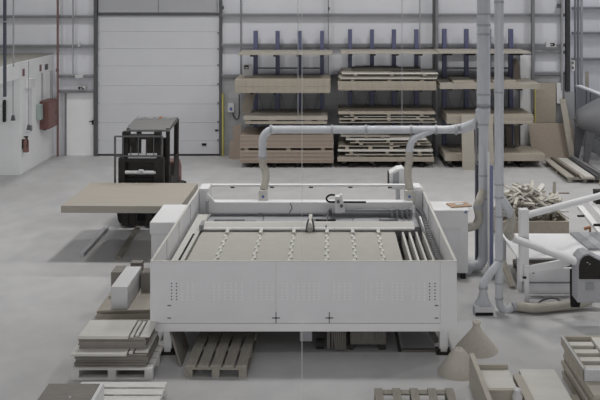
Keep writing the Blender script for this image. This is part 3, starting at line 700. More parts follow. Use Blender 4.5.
MB().tube(smooth_path([(PX(432, ya), ya, za - .01), (PX(422, ya), ya - .02, PZ(134, ya)), (PX(413, ya), ya - .03, PZ(139, ya)), (PX(410.3, ya), ya - .03, PZ(145, ya)), (XB, ya - .03, PZ(152, ya))], 6), rr * .85, 18).build('branch_pipe', DUCT, duct)
flex([(XB, ya - .03, PZ(151, ya)), (XB, ya - .03, PZ(160, ya)), (XB - .03, ya - .05, PZ(172, ya)), (XB, 15.3, 1.34)], rr * .85)
for x in (298, 402):
    MB().cyl((PX(x, ya), ya, za + rr * .9), (PX(x, ya), ya, 6.5), .006, n=6).build('hanger_wire', GIRT_L, duct)
tag(MB().cyl((PX(302, 10), 10.0, 0), (PX(302, 10), 10.0, 6.5), .0028, n=6).build('hanging_wire', WHITE), 'thin pale wire hanging straight down in front of the saw guard', 'wire')

# slim duct
D2 = 12.95
duct2 = empty('extraction_duct', (PX(499, D2), D2, 0), 'slim galvanised duct running straight down to a floor sweep', 'duct')
XS = PX(499, D2); r2 = 4.6 * D2 / F
def z2(y): return PZ(y, D2)
MB().cyl((XS, D2, z2(196)), (XS, D2, 6.5), r2, n=24).build('main_pipe', DUCT, duct2)
MB().cyl((XS, D2, z2(300)), (XS, D2, z2(196)), r2 * .83, n=24).build('lower_pipe', DUCT, duct2)
for y in (2, 92, 184, 197, 216, 260, 283, 298):
    MB().cyl((XS, D2, z2(y) - .015), (XS, D2, z2(y) + .015), r2 * (1.1 if y < 200 else .95), n=24).build('collar', GIRT_L, duct2)
bx = MB().tube(smooth_path([(XS, D2 - .02, z2(262)), (XS - .12, D2 - .05, z2(270)), (PX(486, D2), D2 - .06, z2(277)), (PX(482.5, D2), D2 - .06, z2(283)), (PX(482.5, D2), D2 - .06, z2(289))], 6), 4 * D2 / F, 20)
bx.build('branch_pipe', DUCT, duct2)
MB().cyl((PX(482.5, D2), D2 - .06, z2(285)), (PX(482.5, D2), D2 - .06, z2(287)), 4.6 * D2 / F).build('collar', GIRT_L, duct2)
# floor sweep hood: round top to wide mouth
yh = D2 - .06; xh = PX(482.5, D2)
n = 20; top = []; bot = []
vs = []
for i, (t, hw, hd2, z) in enumerate([(0, .055, .055, z2(289)), (.4, .085, .065, z2(297)), (1, .135, .07, .14), (1, .15, .09, .135), (1, .15, .09, .0)]):
    for k2 in range(n):
        a = 2 * PI * k2 / n; c, s_ = math.cos(a), math.sin(a)
        q = 1.0 / max(abs(c), abs(s_)); q = 1 + (q - 1) * t
        vs.append((xh + c * q * hw * (1 if t == 1 else 1), yh + s_ * q * hd2, z))
fs = [(i * n + k2, i * n + (k2 + 1) % n, (i + 1) * n + (k2 + 1) % n, (i + 1) * n + k2) for i in range(4) for k2 in range(n)]
MB().add(vs, fs, 0, False).build('floor_sweep', DUCT, duct2)
MB().box(xh - .135, xh + .135, yh - .095, yh - .09, .0, .045).build('sweep_mouth', BLACK, duct2)
MB().box(xh - .14, xh + .14, yh - .1, yh - .09, .05, .13).build('sweep_flap', WHITE2, duct2)
fl = smooth_path([(XS, D2, z2(300)), (XS + .02, D2, z2(306)), (XS + .1, D2, z2(311)), (XS + .22, D2, .075)], 6)
MB().tube(fl, r2 * .83, 20).build('foot_elbow', DUCT, duct2)
MB().cyl((XS + .21, D2, .075), (XS + .30, D2 + .01, .075), r2 * .95).build('hose_clamp', GIRT_L, duct2)
P = smooth_path([(XS + .28, D2 + .01, .078), (PX(535, 12.9), 12.88, .085), (PX(560, 12.95), 12.97, .085), (PX(583, 13), 13.05, .1), (PX(596, 13.1), 13.1, .22), (PX(606, 13.2), 13.15, .4)], 12)
MB().tube(P, [.07 * (1 + .05 * (i % 2)) for i in range(len(P))], 18).build('floor_hose', HOSE, duct2)
MB().tube(smooth_path([(XS, D2 + .02, z2(196)), (PX(503, D2), D2, z2(201)), (PX(508, D2), D2 - .02, z2(209)), (PX(510.5, D2), D2 + .1, PZ(213, 13.1))], 6), .068, 18).build('side_branch', DUCT, duct2)
P = smooth_path([(PX(510.3, 13.0), 13.03, PZ(212, 13.03)), (PX(512, 13.1), 13.1, PZ(219, 13.1)), (PX(510, 13.2), 13.2, PZ(227, 13.2)), (PX(508.5, 13.3), 13.35, PZ(232.5, 13.35)), (PX(512, 13.45), 13.5, PZ(237, 13.5))], 10)
MB().tube(P, [.065 * (1 + .06 * (i % 2)) for i in range(len(P))], 18).build('side_hose', HOSE, duct2)

# posts beside the ducts
d = 14.95
e = empty('steel_post', (PX(477.6, d), d, 0), 'dark blue steel post behind the thick duct', 'post')
MB().box(PX(476, d), PX(479, d), d, d + .12, .02, PZ(165, d)).build('post', BLUE_D, e)
MB().box(PX(475, d), PX(482, d), d - .05, d + .17, 0, .02).build('base_plate', BLACKM, e)
MB().box(PX(476.2, d), PX(477.4, d), d, d + .1, PZ(165, d), PZ(110, d)).build('rod', GIRT, e)
d = 14.6
e = empty('steel_post', (PX(491.7, d), d, 0), 'blue steel post between the two vertical ducts', 'post')
MB().box(PX(490.3, d), PX(493.4, d), d, d + .1, .02, PZ(166, d)).build('post', mat('clear_blue_paint', (92, 96, 122), .5, .05, 6, k=1.9), e)
MB().box(PX(489.5, d), PX(494.4, d), d - .04, d + .14, 0, .02).build('base_plate', BLUE, e)
tag(MB().box(PX(488.2, 14.5), PX(489.6, 14.5), 14.5, 14.56, 0, PZ(153, 14.5)).build('white_batten', WHITE), 'thin white batten standing left of the blue post', 'batten')

# ---------------------------------------------------------------- forklift and its load
FX, FY = PX(147.3, 17.9), 17.9
fk = empty('forklift', (FX, FY + .9, 0), 'dark forklift truck carrying a pale panel near the roller door', 'forklift')
def fpx(x, d=17.6): return PX(x, d)
for sx in (-.44, .44):
    ty = MB().tube([(FX + sx - .14, FY, .33), (FX + sx - .12, FY, .33), (FX + sx + .12, FY, .33), (FX + sx + .14, FY, .33)], [.28, .33, .33, .28], 28).build('front_tyre', BLACK, fk)
    MB().cyl((FX + sx - .145, FY, .33), (FX + sx + .145, FY, .33), .16, n=20).build('rim', GREYM, ty)
    ty = MB().tube([(FX + sx - .12, FY + 1.55, .27), (FX + sx - .1, FY + 1.55, .27), (FX + sx + .1, FY + 1.55, .27), (FX + sx + .12, FY + 1.55, .27)], [.23, .27, .27, .23], 24).build('rear_tyre', BLACK, fk)
    MB().cyl((FX + sx - .125, FY + 1.55, .27), (FX + sx + .125, FY + 1.55, .27), .13, n=18).build('rim', GREYM, ty)
# chassis and counterweight
MB().poly([(FY - .15, .22), (FY + 1.3, .2), (FY + 1.3, 1.0), (FY + .6, 1.0), (FY + .45, .55), (FY - .15, .6)], 'x', FX - .3, FX + .3).build('chassis', BLACKM, fk, .02)
MB().box(FX - .54, FX + .56, FY + .35, FY + 1.3, .42, .62).build('running_board', BLACKM, fk)
MB().poly([(FY + 1.31, .6), (FY + 1.31, 1.05), (FY + 1.9, 1.0), (FY + 2.1, .8), (FY + 2.1, .3), (FY + 1.85, .25), (FY + 1.85, .58)], 'x', FX - .5, FX + .37).build('counterweight', RED, fk, .05)
MB().box(FX - .22, FX + .22, FY + .75, FY + 1.2, 1.0, 1.14).box(FX - .22, FX + .22, FY + 1.12, FY + 1.24, 1.1, 1.62).build('seat', BLACK, fk, .04)
MB().poly([(FY + .12, .6), (FY + .32, .6), (FY + .25, 1.15), (FY + .12, 1.2)], 'x', FX - .45, FX + .45).build('dashboard', BLACKM, fk)
MB().cyl((FX - .1, FY + .45, 1.25), (FX - .1, FY + .47, 1.28), .17, n=20).cyl((FX - .1, FY + .3, 1.1), (FX - .1, FY + .46, 1.26), .025).build('steering_wheel', BLACK, fk)
MB().box(FX - .42, FX + .42, FY - .24, FY + .3, .1, .62).build('axle_housing', BLACK, fk, .02)
# overhead guard
zt = 2.10
roof = MB().poly([(FY + .02, zt - .10), (FY + .2, zt - .04), (FY + .98, zt + .02), (FY + 1.12, zt - .03), (FY + 1.12, zt - .08), (FY + .02, zt - .15)], 'x', FX - .46, FX + .47).build('overhead_guard', mat('grey_guard_roof', (98, 98, 98), .5, .04), fk, .01)
for i in range(4):
    MB().box(FX - .42 + i * .22, FX - .42 + i * .22 + .14, FY + .75, FY + .9, zt, zt + .022).build('roof_slat', GREYM, roof)
for sx in (-.42, .43):
    MB().bar((FX + sx, FY + .02, .6), (FX + sx, FY + .08, zt - .08), .07, .1).build('guard_post', BLACKM, fk)
    MB().bar((FX + sx, FY + 1.0, .6), (FX + sx, FY + 1.08, zt - .04), .09, .12).build('guard_post', BLACKM, fk)
MB().poly([(FY + .1, .6), (FY + 1.1, .6), (FY + 1.1, 1.3), (FY + .75, 1.3), (FY + .5, .9), (FY + .1, 1.0)], 'x', FX + .44, FX + .48).build('side_panel', BLACKM, fk)
MB().cyl((FX + .12, FY + .8, zt), (FX + .12, FY + .8, zt + .06), .04, .035, 16).build('beacon', ORANGE, fk)
# mast
MY = FY - .42
for sx in (-.37, -.22, .13, .30):
    MB().box(FX + sx - .068, FX + sx + .068, MY, MY + .16, .05, 2.02 if abs(sx) > .25 else 1.95).build('mast_rail', BLACKM, fk)
MB().box(FX - .40, FX + .36, MY + .03, MY + .14, 1.86, 1.96).build('mast_crossbar', BLACKM, fk)
MB().box(FX - .40, FX + .36, MY + .05, MY + .14, .5, .6).build('mast_crossbar', BLACKM, fk)
MB().cyl((FX - .17, MY + .1, .1), (FX - .17, MY + .1, 1.8), .035, n=12).cyl((FX + .12, MY + .1, .1), (FX + .12, MY + .1, 1.8), .035, n=12).build('lift_cylinder', STEEL_D, fk)
for sx in (-.36, .3):
    MB().box(FX + sx - .06, FX + sx + .06, MY - .03, MY, 1.80, 1.93).build('work_lamp', BLACK, fk)
CY = MY - .10
cz = 0.98
ca = MB().box(FX - .46, FX + .44, CY, CY + .1, cz + .42, cz + .50).box(FX - .46, FX + .44, CY, CY + .1, cz + .02, cz + .1).box(FX - .48, FX - .34, CY - .04, CY + .1, cz - .04, cz + .52).box(FX + .30, FX + .46, CY - .04, CY + .1, cz - .04, cz + .52).box(FX - .3, FX + .28, CY + .04, CY + .1, cz + .1, cz + .42).build('carriage', BLACKM, fk, .006)
MB().cyl((FX - .34, CY - .02, cz + .22), (FX + .3, CY - .02, cz + .22), .04, n=16).cyl((FX - .05, CY - .05, cz + .26), (FX + .05, CY - .05, cz + .26), .03).build('shift_cylinder', ALU, ca)
# load backrest
b = MB(); bz0, bz1 = cz - .1, cz + .96
BX0, BX1 = FX - .57, FX + .42
b.bar((BX0, CY + .04, bz0), (BX0, CY + .04, bz1), .035, .04); b.bar((BX1, CY + .04, cz + .5), (BX1, CY + .04, bz1), .03, .03)
b.bar((BX0, CY + .04, bz1), (BX1, CY + .04, bz1), .03, .03); b.bar((BX0, CY + .04, cz + .55), (BX1, CY + .04, cz + .55), .03, .03)
b.build('load_backrest', STEEL_D, fk)
b = MB()
for i in range(6):
    x = BX0 + .17 + i * .16
    b.bar((x, CY + .04, cz + .55), (x, CY + .04, bz1 if i in (0, 2, 4) else cz + .75), .018, .018)
b.build('backrest_bars', STEEL_D, fk)
MB().box(FX - .3, FX + .3, CY + .05, CY + .09, cz + .5, cz + .60).build('backrest_plate', ALU, fk)
for sx in (-.42, .32):
    MB().box(FX + sx - .06, FX + sx + .06, CY - .05, CY, .86, cz + .45).box(FX + sx - .06, FX + sx + .06, 15.9, CY, .86, .905).build('fork', BLACKM, fk)
# panel on the forks
M = Matrix.Translation((-3.83, 16.22, .905)) @ Matrix.Rotation(math.radians(-1.0), 4, 'Z')
w = MB().box(-1.1, 1.1, -.92, .92, 0, .128).build('panel_pack', mat('grey_beige_laminate', (139, 134, 126), .6, .03, 4, 0, (.3, 2, 4)), origin=(0, 0, 0)); w.matrix_world = M
tag(w, 'large pale panel pack lying across the forks of the forklift', 'panel')
# bars on the floor below the panel
def floorbar(xa, ya_, xb, yb_, wd, h, m, label, name):
    a = Vector((PX(xa, PD(ya_)), PD(ya_), h / 2)); c = Vector((PX(xb, PD(yb_)), PD(yb_), h / 2))
    return tag(MB().bar(a, c, wd, h).build(name, m, bevel=.004), label, 'bar')
floorbar(81.5, 256, 107, 228.5, .085, .055, ALU, 'steel bar lying on the floor left of its brown neighbour', 'steel_bar')
floorbar(118.5, 259.5, 138, 229, .10, .06, PALLET, 'brown timber bar lying on the floor under the raised panel', 'timber_bar')

# ---------------------------------------------------------------- left foreground stacks
pa = pallet(-2.80, 11.12, 1.04, .86, PALLETW, 'whitened pallet under the split board stacks left of the saw', along='x')
def rbox(name, x0, x1, y0, y1, z0, z1, m, label, cat='board', group=None, rz=0, bevel=.003):
    return one(name, x0, x1, z0, z1, y0, y1, m, label, cat, group, rz, (0, 0), bevel)
z = .144
ga_ = 'boards in the low grey stack on the whitened pallet'
stack(-3.29, -2.36, z, z + .15, 10.74, 11.45, 6, GREYB, 'grey edged board in the lowest stack on the whitened pallet', ga_, jit=.012)
z += .15
rbox('panel', -3.34, -2.62, 10.70, 11.36, z, z + .03, BIRCH, 'pale panel overhanging the left of the lower tier on whitened pallet')
rbox('panel', -2.60, -2.55, 10.76, 11.4, z, z + .03, BIRCH, 'narrow pale strip beside the lower overhanging panel')
rbox('panel', -2.53, -2.36, 10.8, 11.45, z, z + .025, BIRCH, 'pale panel at right of the lower tier on whitened pallet')
z += .03
stack(-3.27, -2.40, z, z + .13, 10.85, 11.5, 5, GREYB, 'grey edged board in the upper stack on the whitened pallet', 'boards in the upper grey stack on the whitened pallet', jit=.012)
z += .13
rbox('panel', -3.28, -2.63, 10.85, 11.38, z, z + .04, BIRCH, 'large pale panel topmost on the whitened pallet')
rbox('panel', -2.61, -2.57, 10.88, 11.38, z, z + .03, BIRCH, 'first narrow pale strip beside the topmost panel', 'board')
rbox('panel', -2.55, -2.51, 10.92, 11.38, z, z + .025, BIRCH, 'second narrow pale strip beside the topmost panel', 'board')
rbox('panel', -2.49, -2.36, 10.9, 11.45, z, z + .012, BIRCH, 'thin pale panel at right of the top tier beside the saw corner')
# stack behind it, with white carton
pallet(-2.95, 12.7, .86, .95, PALLET, 'weathered pallet under the white carton beside the saw')
stack(-3.40, -2.60, .144, .345, 12.08, 13.15, 6, [PLY, PLY2], 'beige board under the white carton on the weathered pallet', 'boards under the white carton', jit=.035)
rbox('board', -3.34, -2.64, 12.06, 13.0, .346, .368, PLY, 'pale board directly under the white carton', rz=.05)
o = tag(MB().box(-3.18, -2.94, 12.1, 13.0, .369, .69).build('carton', PAPER, bevel=.006), 'long white carton lying on the boards beside the saw', 'carton')
b = MB().box(-3.3, -3.19, 12.95, 13.3, .32, .6); 
tag(MB().box(-3.36, -3.20, 12.78, 13.1, .369, .67).build('cardboard_box', GREYB, bevel=.004), 'grey brown box left of the white carton', 'box')
tag(MB().box(-3.16, -2.98, 13.2, 13.34, 0, .68).build('cardboard_box', GREYB, bevel=.004), 'grey brown box standing behind the white carton', 'box')
tag(MB().box(-2.9, -2.66, 12.8, 13.02, .369, .66).build('cardboard_box', GREYB, bevel=.004), 'grey brown box right of the white carton by the saw corner', 'box')
tag(MB().box(-3.32, -3.26, 12.5, 12.6, .3685, .41).build('timber_block', PLY), 'tiny pale timber block on the boards left of the white carton', 'block')
# bottom left pallet and crate
pallet(-2.55, 9.9, 1.06, .86, PALLETW, 'whitened slatted pallet at the bottom left corner in front of the stacks', along='x')
e = empty('drawer_box', (-2.95, 9.36, .144), 'grey brown topped box with a white side on the bottom left pallet', 'box')
MB().box(-3.3, -2.70, 8.9, 9.78, .145, .38).build('box_body', GREYB, e)
MB().box(-2.69, -2.65, 8.9, 9.78, .145, .39).build('side_panel', WHITE, e)
MB().cyl((-2.95, 9.45, .38), (-2.95, 9.45, .386), .014, n=12).build('label_spot', PAPER, e)

# pallet under saw front
pallet(-1.46, 11.35, .80, 1.2, PALLET, 'weathered timber pallet pushed half under the front of the saw', rz=math.radians(-1.5))
# leaning board at left leg
a = Vector((PX(182, PD(367)), PD(367), 0)); c = Vector((PX(189, PD(347)), PD(347), 0))
u = Vector((-.23, .42, .325))
n_ = Vector((-.03, 0, .0))
tag(MB().hexa([a, c, c + n_, a + n_, a + u, c + u, c + u + n_, a + u + n_]).build('leaning_board', GREYB), 'grey board leaning on the left front leg of the saw', 'board')
# pallet at bottom centre
pallet(1.02, 9.57, .96, 1.2, PALLET, 'timber pallet at the bottom edge in front of the saw right half')
# cones
def cone(cx, cy, r, h, neck, label):
    e = empty('felt_cone', (cx, cy, 0), label, 'cone')
    if neck:
        MB().lathe((cx, cy, 0), [(r, 0), (.062, h - .10), (.056, h - .09)], 40).build('cone_body', FELT, e)
        MB().lathe((cx, cy, 0), [(.06, h - .095), (.052, h - .07), (.048, h - .045), (.062, h - .02), (.06, h), (.02, h), (.015, h - .02), (0, h - .02)], 28).build('neck', FELT, e)
    else:
        MB().lathe((cx, cy, 0), [(r, 0), (.075, h - .012), (.06, h), (.02, h), (.012, h - .02), (0, h - .02)], 40).build('cone_body', FELT, e)
cone(PX(476.5, 11.6), 11.6, .30, .39, True, 'beige felt cone with a spool neck standing behind the other')
cone(PX(458.5, 10.92), 10.92, .275, .30, False, 'beige felt cone with flat top nearest the bottom edge')

# ---------------------------------------------------------------- bottom right
e = empty('open_crate', (2.1, 9.9, 0), 'pale plywood crate with a tall side board at the bottom edge right of cones', 'crate')
MB().box(1.76, 1.82, 8.9, 10.54, 0, .41).build('side_board', PLY, e, .004)
MB().box(1.82, 2.22, 10.38, 10.42, 0, .33).build('back_board', PLY, e, .004)
MB().box(1.82, 2.22, 9.72, 10.38, .24, .275).build('lid_board', BIRCH, e, .003)
MB().box(1.82, 2.22, 8.9, 9.72, .02, .05).build('floor_board', MDF, e)
MB().box(1.82, 2.22, 9.66, 9.72, .05, .36).build('divider', PLY, e, .003)
M = Matrix.Translation((2.13, 9.45, .05))
tag(MB().lathe((2.15, 9.56, .05), [(0, 0), (.05, 0), (.07, .12), (.05, .2), (.062, .29), (.035, .345), (.05, .37), (0, .36)], 9).build('plastic_bag', PAPER), 'white plastic bag standing inside the plywood crate', 'bag')
one('board', 2.24, 2.34, 0, .30, 9.1, 10.2, PLY, 'narrow pale board standing on edge beside the plywood crate')
stack(2.36, 2.80, 0, .26, 8.95, 10.42, 7, [BIRCH, PLY], 'wide pale board in the stack between crate and tray', 'wide boards between crate and tray', jit=.015)
one('board', 2.82, 2.98, 0, .12, 8.95, 10.05, PLY, 'narrow pale board on the floor right of the wide boards')
# stack with tray at right edge
stack(3.0, 3.75, 0, .36, 9.55, 10.75, 8, [PLY2, PLY, GREYB], 'beige board in the stack under the slatted tray at bottom right', 'boards under the slatted tray', jit=.02, rz=.0)
e = empty('slatted_tray', (3.35, 10.4, .36), 'open slatted tray with silver edging atop the bottom right board stack', 'tray')
tz = .361
MB().box(3.02, 3.06, 9.9, 10.9, tz, tz + .12).box(3.06, 3.7, 10.86, 10.9, tz, tz + .12).box(3.66, 3.7, 9.9, 10.86, tz, tz + .12).box(3.06, 3.66, 9.94, 10.86, tz, tz + .02).build('frame', PLY, e)
MB().box(3.02, 3.7, 9.88, 9.93, tz, tz + .13).box(3.015, 3.035, 9.9, 10.9, tz + .12, tz + .13).build('edging', ALU, e)
for i in range(4):
    y = 9.99 + i * .225
    MB().box(3.06, 3.38, y, y + .11, tz + .02, tz + .09).build('slat', BIRCH, e)
MB().box(3.40, 3.66, 9.94, 10.86, tz + .02, tz + .115).build('lid_board', BIRCH, e)
# ---------------------------------------------------------------- right machine (feed bench)
fm = empty('feed_bench', (4.0, 14.3, 0), 'white feed bench machine with tubular arms at the right edge', 'machine')
MB().box(3.12, 5.6, 13.82, 15.2, .53, .56).build('bench_top', WHITE, fm, .004)
for x, y in ((3.15, 13.85), (3.15, 15.1), (5.4, 15.1)):
    MB().box(x - .035, x + .035, y - .035, y + .035, 0, .53).build('leg', WHITE, fm)
MB().box(PX(519, 13.5), PX(528, 13.5), 13.42, 13.56, .30, 1.46).build('upright', WHITE, fm, .01)
MB().box(PX(524, 13.4), PX(528, 13.4), 13.33, 13.40, 0, .59).build('leg', WHITE, fm)
MB().box(PX(521.5, 13.4), PX(525, 13.4), 13.30, 13.33, .39, .42).build('latch', BLACKM, fm)
MB().poly([(PX(524, 13.4), PZ(267, 13.4)), (PX(570, 13.4), PZ(258, 13.4)), (PX(570, 13.4), PZ(265, 13.4)), (PX(560, 13.4), PZ(269, 13.4)), (PX(528, 13.4), PZ(273, 13.4))], 'y', 13.38, 13.44).build('sloping_beam', WHITE, fm, .006)
bp = MB().box(PX(528, 13.6), PX(572, 13.6), 13.58, 13.64, .06, PZ(268, 13.6)).build('base_panel', WHITE2, fm)
MB().box(PX(528, 13.55), PX(572, 13.55), 13.55, 13.58, PZ(283.5, 13.55), PZ(282.5, 13.55)).build('base_seam', GIRT, bp)
MB().box(PX(532.5, 13.57), PX(534.2, 13.57), 13.56, 13.58, PZ(273.5, 13.57), PZ(272.5, 13.57)).build('knob', BLACKM, bp)
MB().tube([(PX(527, 13.45), 13.48, 1.36), (PX(600, 14.75), 14.75, 1.36), (PX(620, 15.3), 15.3, 1.36)], .056, 18).build('upper_arm', WHITE, fm)
MB().tube([(PX(512, 13.5), 13.5, PZ(237, 13.5)), (PX(515, 13.45), 13.45, PZ(239, 13.45)), (PX(583, 12.3), 12.3, PZ(264, 12.3))], .062, 18).build('lower_arm', WHITE, fm)
# black rounded head at right
d = 12.25
pts = [(PX(579, d), PZ(279, d)), (PX(579, d), PZ(266, d)), (PX(580.5, d), PZ(260, d)), (PX(584, d), PZ(256.3, d)), (PX(589, d), PZ(255.2, d)), (PX(596, d), PZ(259, d)), (PX(612, d), PZ(266, d)), (PX(612, d), PZ(279, d))]
cc = (PX(592, d), PZ(268, d))
out = [(cc[0] + (u_ - cc[0]) * 1.1, cc[1] + (v_ - cc[1]) * 1.13) for u_, v_ in pts]
out[0] = (out[0][0], PZ(303, d)); out[-1] = (out[-1][0], PZ(303, d))
hdq = MB().poly(out, 'y', d + .01, d + .3).build('head_housing', GIRT_L, fm, .01)
MB().poly(pts, 'y', d - .02, d + .01).build('black_cover', BLACKM, fm, .01)
MB().box(PX(586, d), PX(588, d), d - .03, d - .02, PZ(262.5, d), PZ(261.5, d)).box(PX(588.5, d), PX(590, d), d - .03, d - .02, PZ(264, d), PZ(263, d)).build('cover_mark', GREYM, fm)
MB().box(PX(586, d), PX(594, d), d - .005, d + .01, PZ(290, d), PZ(283, d)).build('data_plate', GREYM, fm)
MB().box(PX(583, 13.2), PX(590, 13.2), 13.1, 13.25, 0, .6).build('head_leg', WHITE, fm)
b = MB()
for i in range(5):
    b.tube(smooth_path([(PX(572 + 1.2 * i, 12.8), 12.85, .7), (PX(571 + 1.3 * i, 12.8), 12.8, .45), (PX(571.5 + 1.6 * i, 12.8), 12.78, .15), (PX(576 + 1.2 * i, 12.8), 12.85, .26)]), .018, 8)
b.build('cable_bundle', BLACK, fm)
MB().tube(smooth_path([(PX(535, 13.1), 13.12, .02), (PX(543, 13.2), 13.2, .09), (PX(555, 13.2), 13.22, .11), (PX(566, 13.2), 13.15, .03)]), .016, 8).build('floor_cable', STEEL_D, fm)
# grey ribbed profiles on the bench
for i in range(4):
    x0, x1 = 4.36 + i * .16, 4.515 + i * .16
    tag(MB().hexa([(x0 + .05, 14.2, .561), (x1 + .05, 14.2, .561), (x1, 15.15, .561), (x0, 15.15, .561), (x0 + .05, 14.2, .60), (x1 + .05, 14.2, .60), (x1, 15.15, .60), (x0, 15.15, .60)]).build('grey_profile', [GREYM, GIRT_L][i % 2]), 'grey metal profile lying lengthwise on the white bench', 'profile', 'grey profiles on the bench')
# white rails behind, right
rl = empty('rail_frame', (4.9, 16, 0), 'white rail frame sloping down at the right edge behind the bench', 'frame')
MB().bar(P3(580, 207, 16.8), P3(612, 246, 14.9), .12, .06).build('rail', WHITE, rl)
MB().bar(P3(590, 203, 16.8), P3(616, 232, 14.9), .1, .06).build('rail', WHITE, rl)
MB().box(PX(604, 16), PX(608, 16), 15.9, 16, 0, 1.0).build('leg', WHITE, rl)
MB().box(PX(594, 15.3), PX(604, 15.3), 15.3, 15.34, .66, .70).build('bracket', BLACKM, rl)
MB().box(PX(577, 15.6), PX(584, 15.6), 15.56, 15.6, .76, .79).build('bracket', BLACKM, rl)
M_ = P3(588, 230, 15.6)
MB().cyl((M_[0] - .07, 15.6, M_[2] + .02), (M_[0] + .05, 15.6, M_[2] + .06), .03, n=12).cyl((M_[0] + .04, 15.6, M_[2] - .12), (M_[0] + .04, 15.6, M_[2] + .05), .02, n=10).build('clamp', ORANGE, rl)
MB().box(PX(594.5, 16.6), PX(604, 16.6), 16.5, 16.7, PZ(203, 16.6), PZ(190, 16.6)).build('motor', BLACKM, rl)
# things under and beside the bench
pallet(3.75, 14.65, .9, .8, PALLET, 'weathered pallet under the white bench top')
stack(3.36, 4.16, .144, .40, 14.3, 15.02, 6, [GREYB, PLY], 'beige board in the stack under the white bench top', 'boards under the bench', jit=.02)
tag(MB().bar(P3(503, 262, 14.3), (PX(513, 13.95), 13.95, .03), .1, .05).build('timber_batten', PLY), 'pale timber batten leaning down beside the bench leg', 'batten')
# ---------------------------------------------------------------- offcut bin
bn = empty('offcut_bin', (4.05, 17.0, 0), 'beige wooden bin heaped with timber offcuts behind the bench', 'bin')
MB().box(3.38, 4.72, 16.45, 16.49, .05, .43).build('front_board', PLY2, bn)
MB().box(3.38, 4.72, 17.56, 17.60, .05, .43).build('back_board', PLY2, bn)
MB().box(3.38, 3.42, 16.49, 17.56, .05, .43).build('side_board', PLY2, bn)
MB().box(4.68, 4.72, 16.49, 17.56, .05, .43).build('side_board', PLY2, bn)
MB().box(3.42, 4.68, 16.49, 17.56, .0, .06).build('floor_board', PLY2, bn)
MB().box(4.64, 4.74, 17.56, 17.66, 0, .72).build('corner_post', PLY2, bn)
MB().box(4.70, 5.05, 17.58, 17.62, .70, .72).build('top_bar', PIPER, bn)
OFFC = mat('fresh_cut_pale_wood', (158, 154, 146), .6, .08, 8)
def stick(l, w, h, m):
    return MB().box(-l / 2, l / 2, -w / 2, w / 2, -h / 2, h / 2).build('timber_offcut', m, origin=(0, 0, 0))
protos = [stick(l, w, h, m) for l, w, h, m in ((.55, .06, .03, OFFC), (.42, .06, .03, OFFC), (.35, .09, .02, BIRCH), (.65, .05, .03, OFFC), (.28, .08, .04, PLY), (.5, .045, .04, OFFC), (.24, .1, .02, OFFC), (.72, .055, .025, BIRCH))]
rng = random.Random(11)
cx, cy = 4.03, 17.02
for i in range(170):
    if i < len(protos): o = protos[i]
    else:
        o = protos[i % 8].copy(); COL.objects.link(o)
    a = rng.uniform(0, 2 * PI); q = math.sqrt(rng.random())
    lx, ly = .56 * q * math.cos(a), .42 * q * math.sin(a)
    top = 1.0 - .38 * q ** 2.6
    lo = .25
    zq = lo + (top - lo) * (rng.random() ** .35)
    o.location = (cx + lx, cy + ly, zq)
    o.rotation_euler = (rng.uniform(-.6, .6), rng.uniform(-.6, .6), rng.uniform(0, PI))
    tag(o, 'pale timber offcut lying in the heap above the wooden bin', 'offcut', 'timber offcuts in the bin')
tag(MB().bar((4.62, 17.25, .1), (4.66, 17.3, 1.02), .06, .02).build('upright_stick', PLY), 'thin pale stick standing upright at right of the offcut heap', 'stick')
# ---------------------------------------------------------------- board pile on the right, tank
pallet(6.62, 22.7, .9, 2.2, PALLET, 'long weathered pallet under the mixed boards by the tank', h=.12)
PXL = 'by the tank'
one('board', 6.14, 6.32, .122, .16, 21.6, 24.0, PLY, 'narrow pale board leftmost of the mixed boards by the tank')
one('board', 6.38, 6.46, .122, .19, 21.7, 24.0, DARKB, 'thin dark board second from left among mixed boards by the tank', rz=.03)
one('board', 6.5, 6.84, .122, .16, 21.5, 23.9, PLY, 'wide pale board in the middle of mixed boards by the tank')
one('board', 6.56, 6.80, .161, .185, 21.5, 23.9, BIRCH, 'thin pale board lying on the wide board by the tank', rz=.02)
one('board', 6.87, 6.96, .122, .20, 21.5, 24.0, STEEL_D, 'dark grey profile right of the wide board by the tank')
one('board', 6.98, 7.06, .122, .23, 21.6, 24.0, GREYM, 'grey profile second from right of the mixed boards by the tank', rz=.04)
one('board', 7.08, 7.16, 0.0, .20, 21.6, 23.3, DARKB, 'dark profile rightmost of the mixed boards by the tank')
one('board', 6.9, 7.6, 0.0, .06, 21.0, 21.4, PLY, 'short pale board on the floor in front of the mixed boards')
tk = empty('dust_tank', (7.9, 23.9, 0), 'big grey rounded dust tank standing on steel legs at the right edge', 'tank')
ax = [(7.04, .0), (7.05, .14), (7.10, .23), (7.25, .33), (7.5, .47), (7.75, .58), (8.1, .63), (9.2, .63), (9.3, 0.01)]
MB().tube([(x, 23.9, 1.32) for x, r in ax], [max(r, .005) for x, r in ax], 28).build('tank_shell', STONE, tk)
MB().poly([(7.08, 0), (7.2, 0), (7.42, .98), (7.16, 1.05)], 'y', 23.3, 23.38).build('leg', STEEL_D, tk)
MB().poly([(7.08, 0), (7.2, 0), (7.42, .98), (7.16, 1.05)], 'y', 24.2, 24.26).build('leg', STEEL_D, tk)
MB().box(7.0, 7.28, 23.25, 24.3, 0, .02).build('base_plate', STEEL_D, tk)
MB().box(8.7, 8.8, 23.5, 23.6, 0, .85).box(8.7, 8.8, 24.2, 24.3, 0, .85).build('rear_legs', GIRT, tk)
MB().tube(smooth_path([(7.35, 23.4, .95), (7.55, 23.35, .8), (7.8, 23.35, .85)]), .02, 8).build('pipe', STEEL_D, tk)
MB().cyl((7.05, 23.9, 1.3), (6.99, 23.9, 1.28), .04).build('valve', STEEL_D, tk)
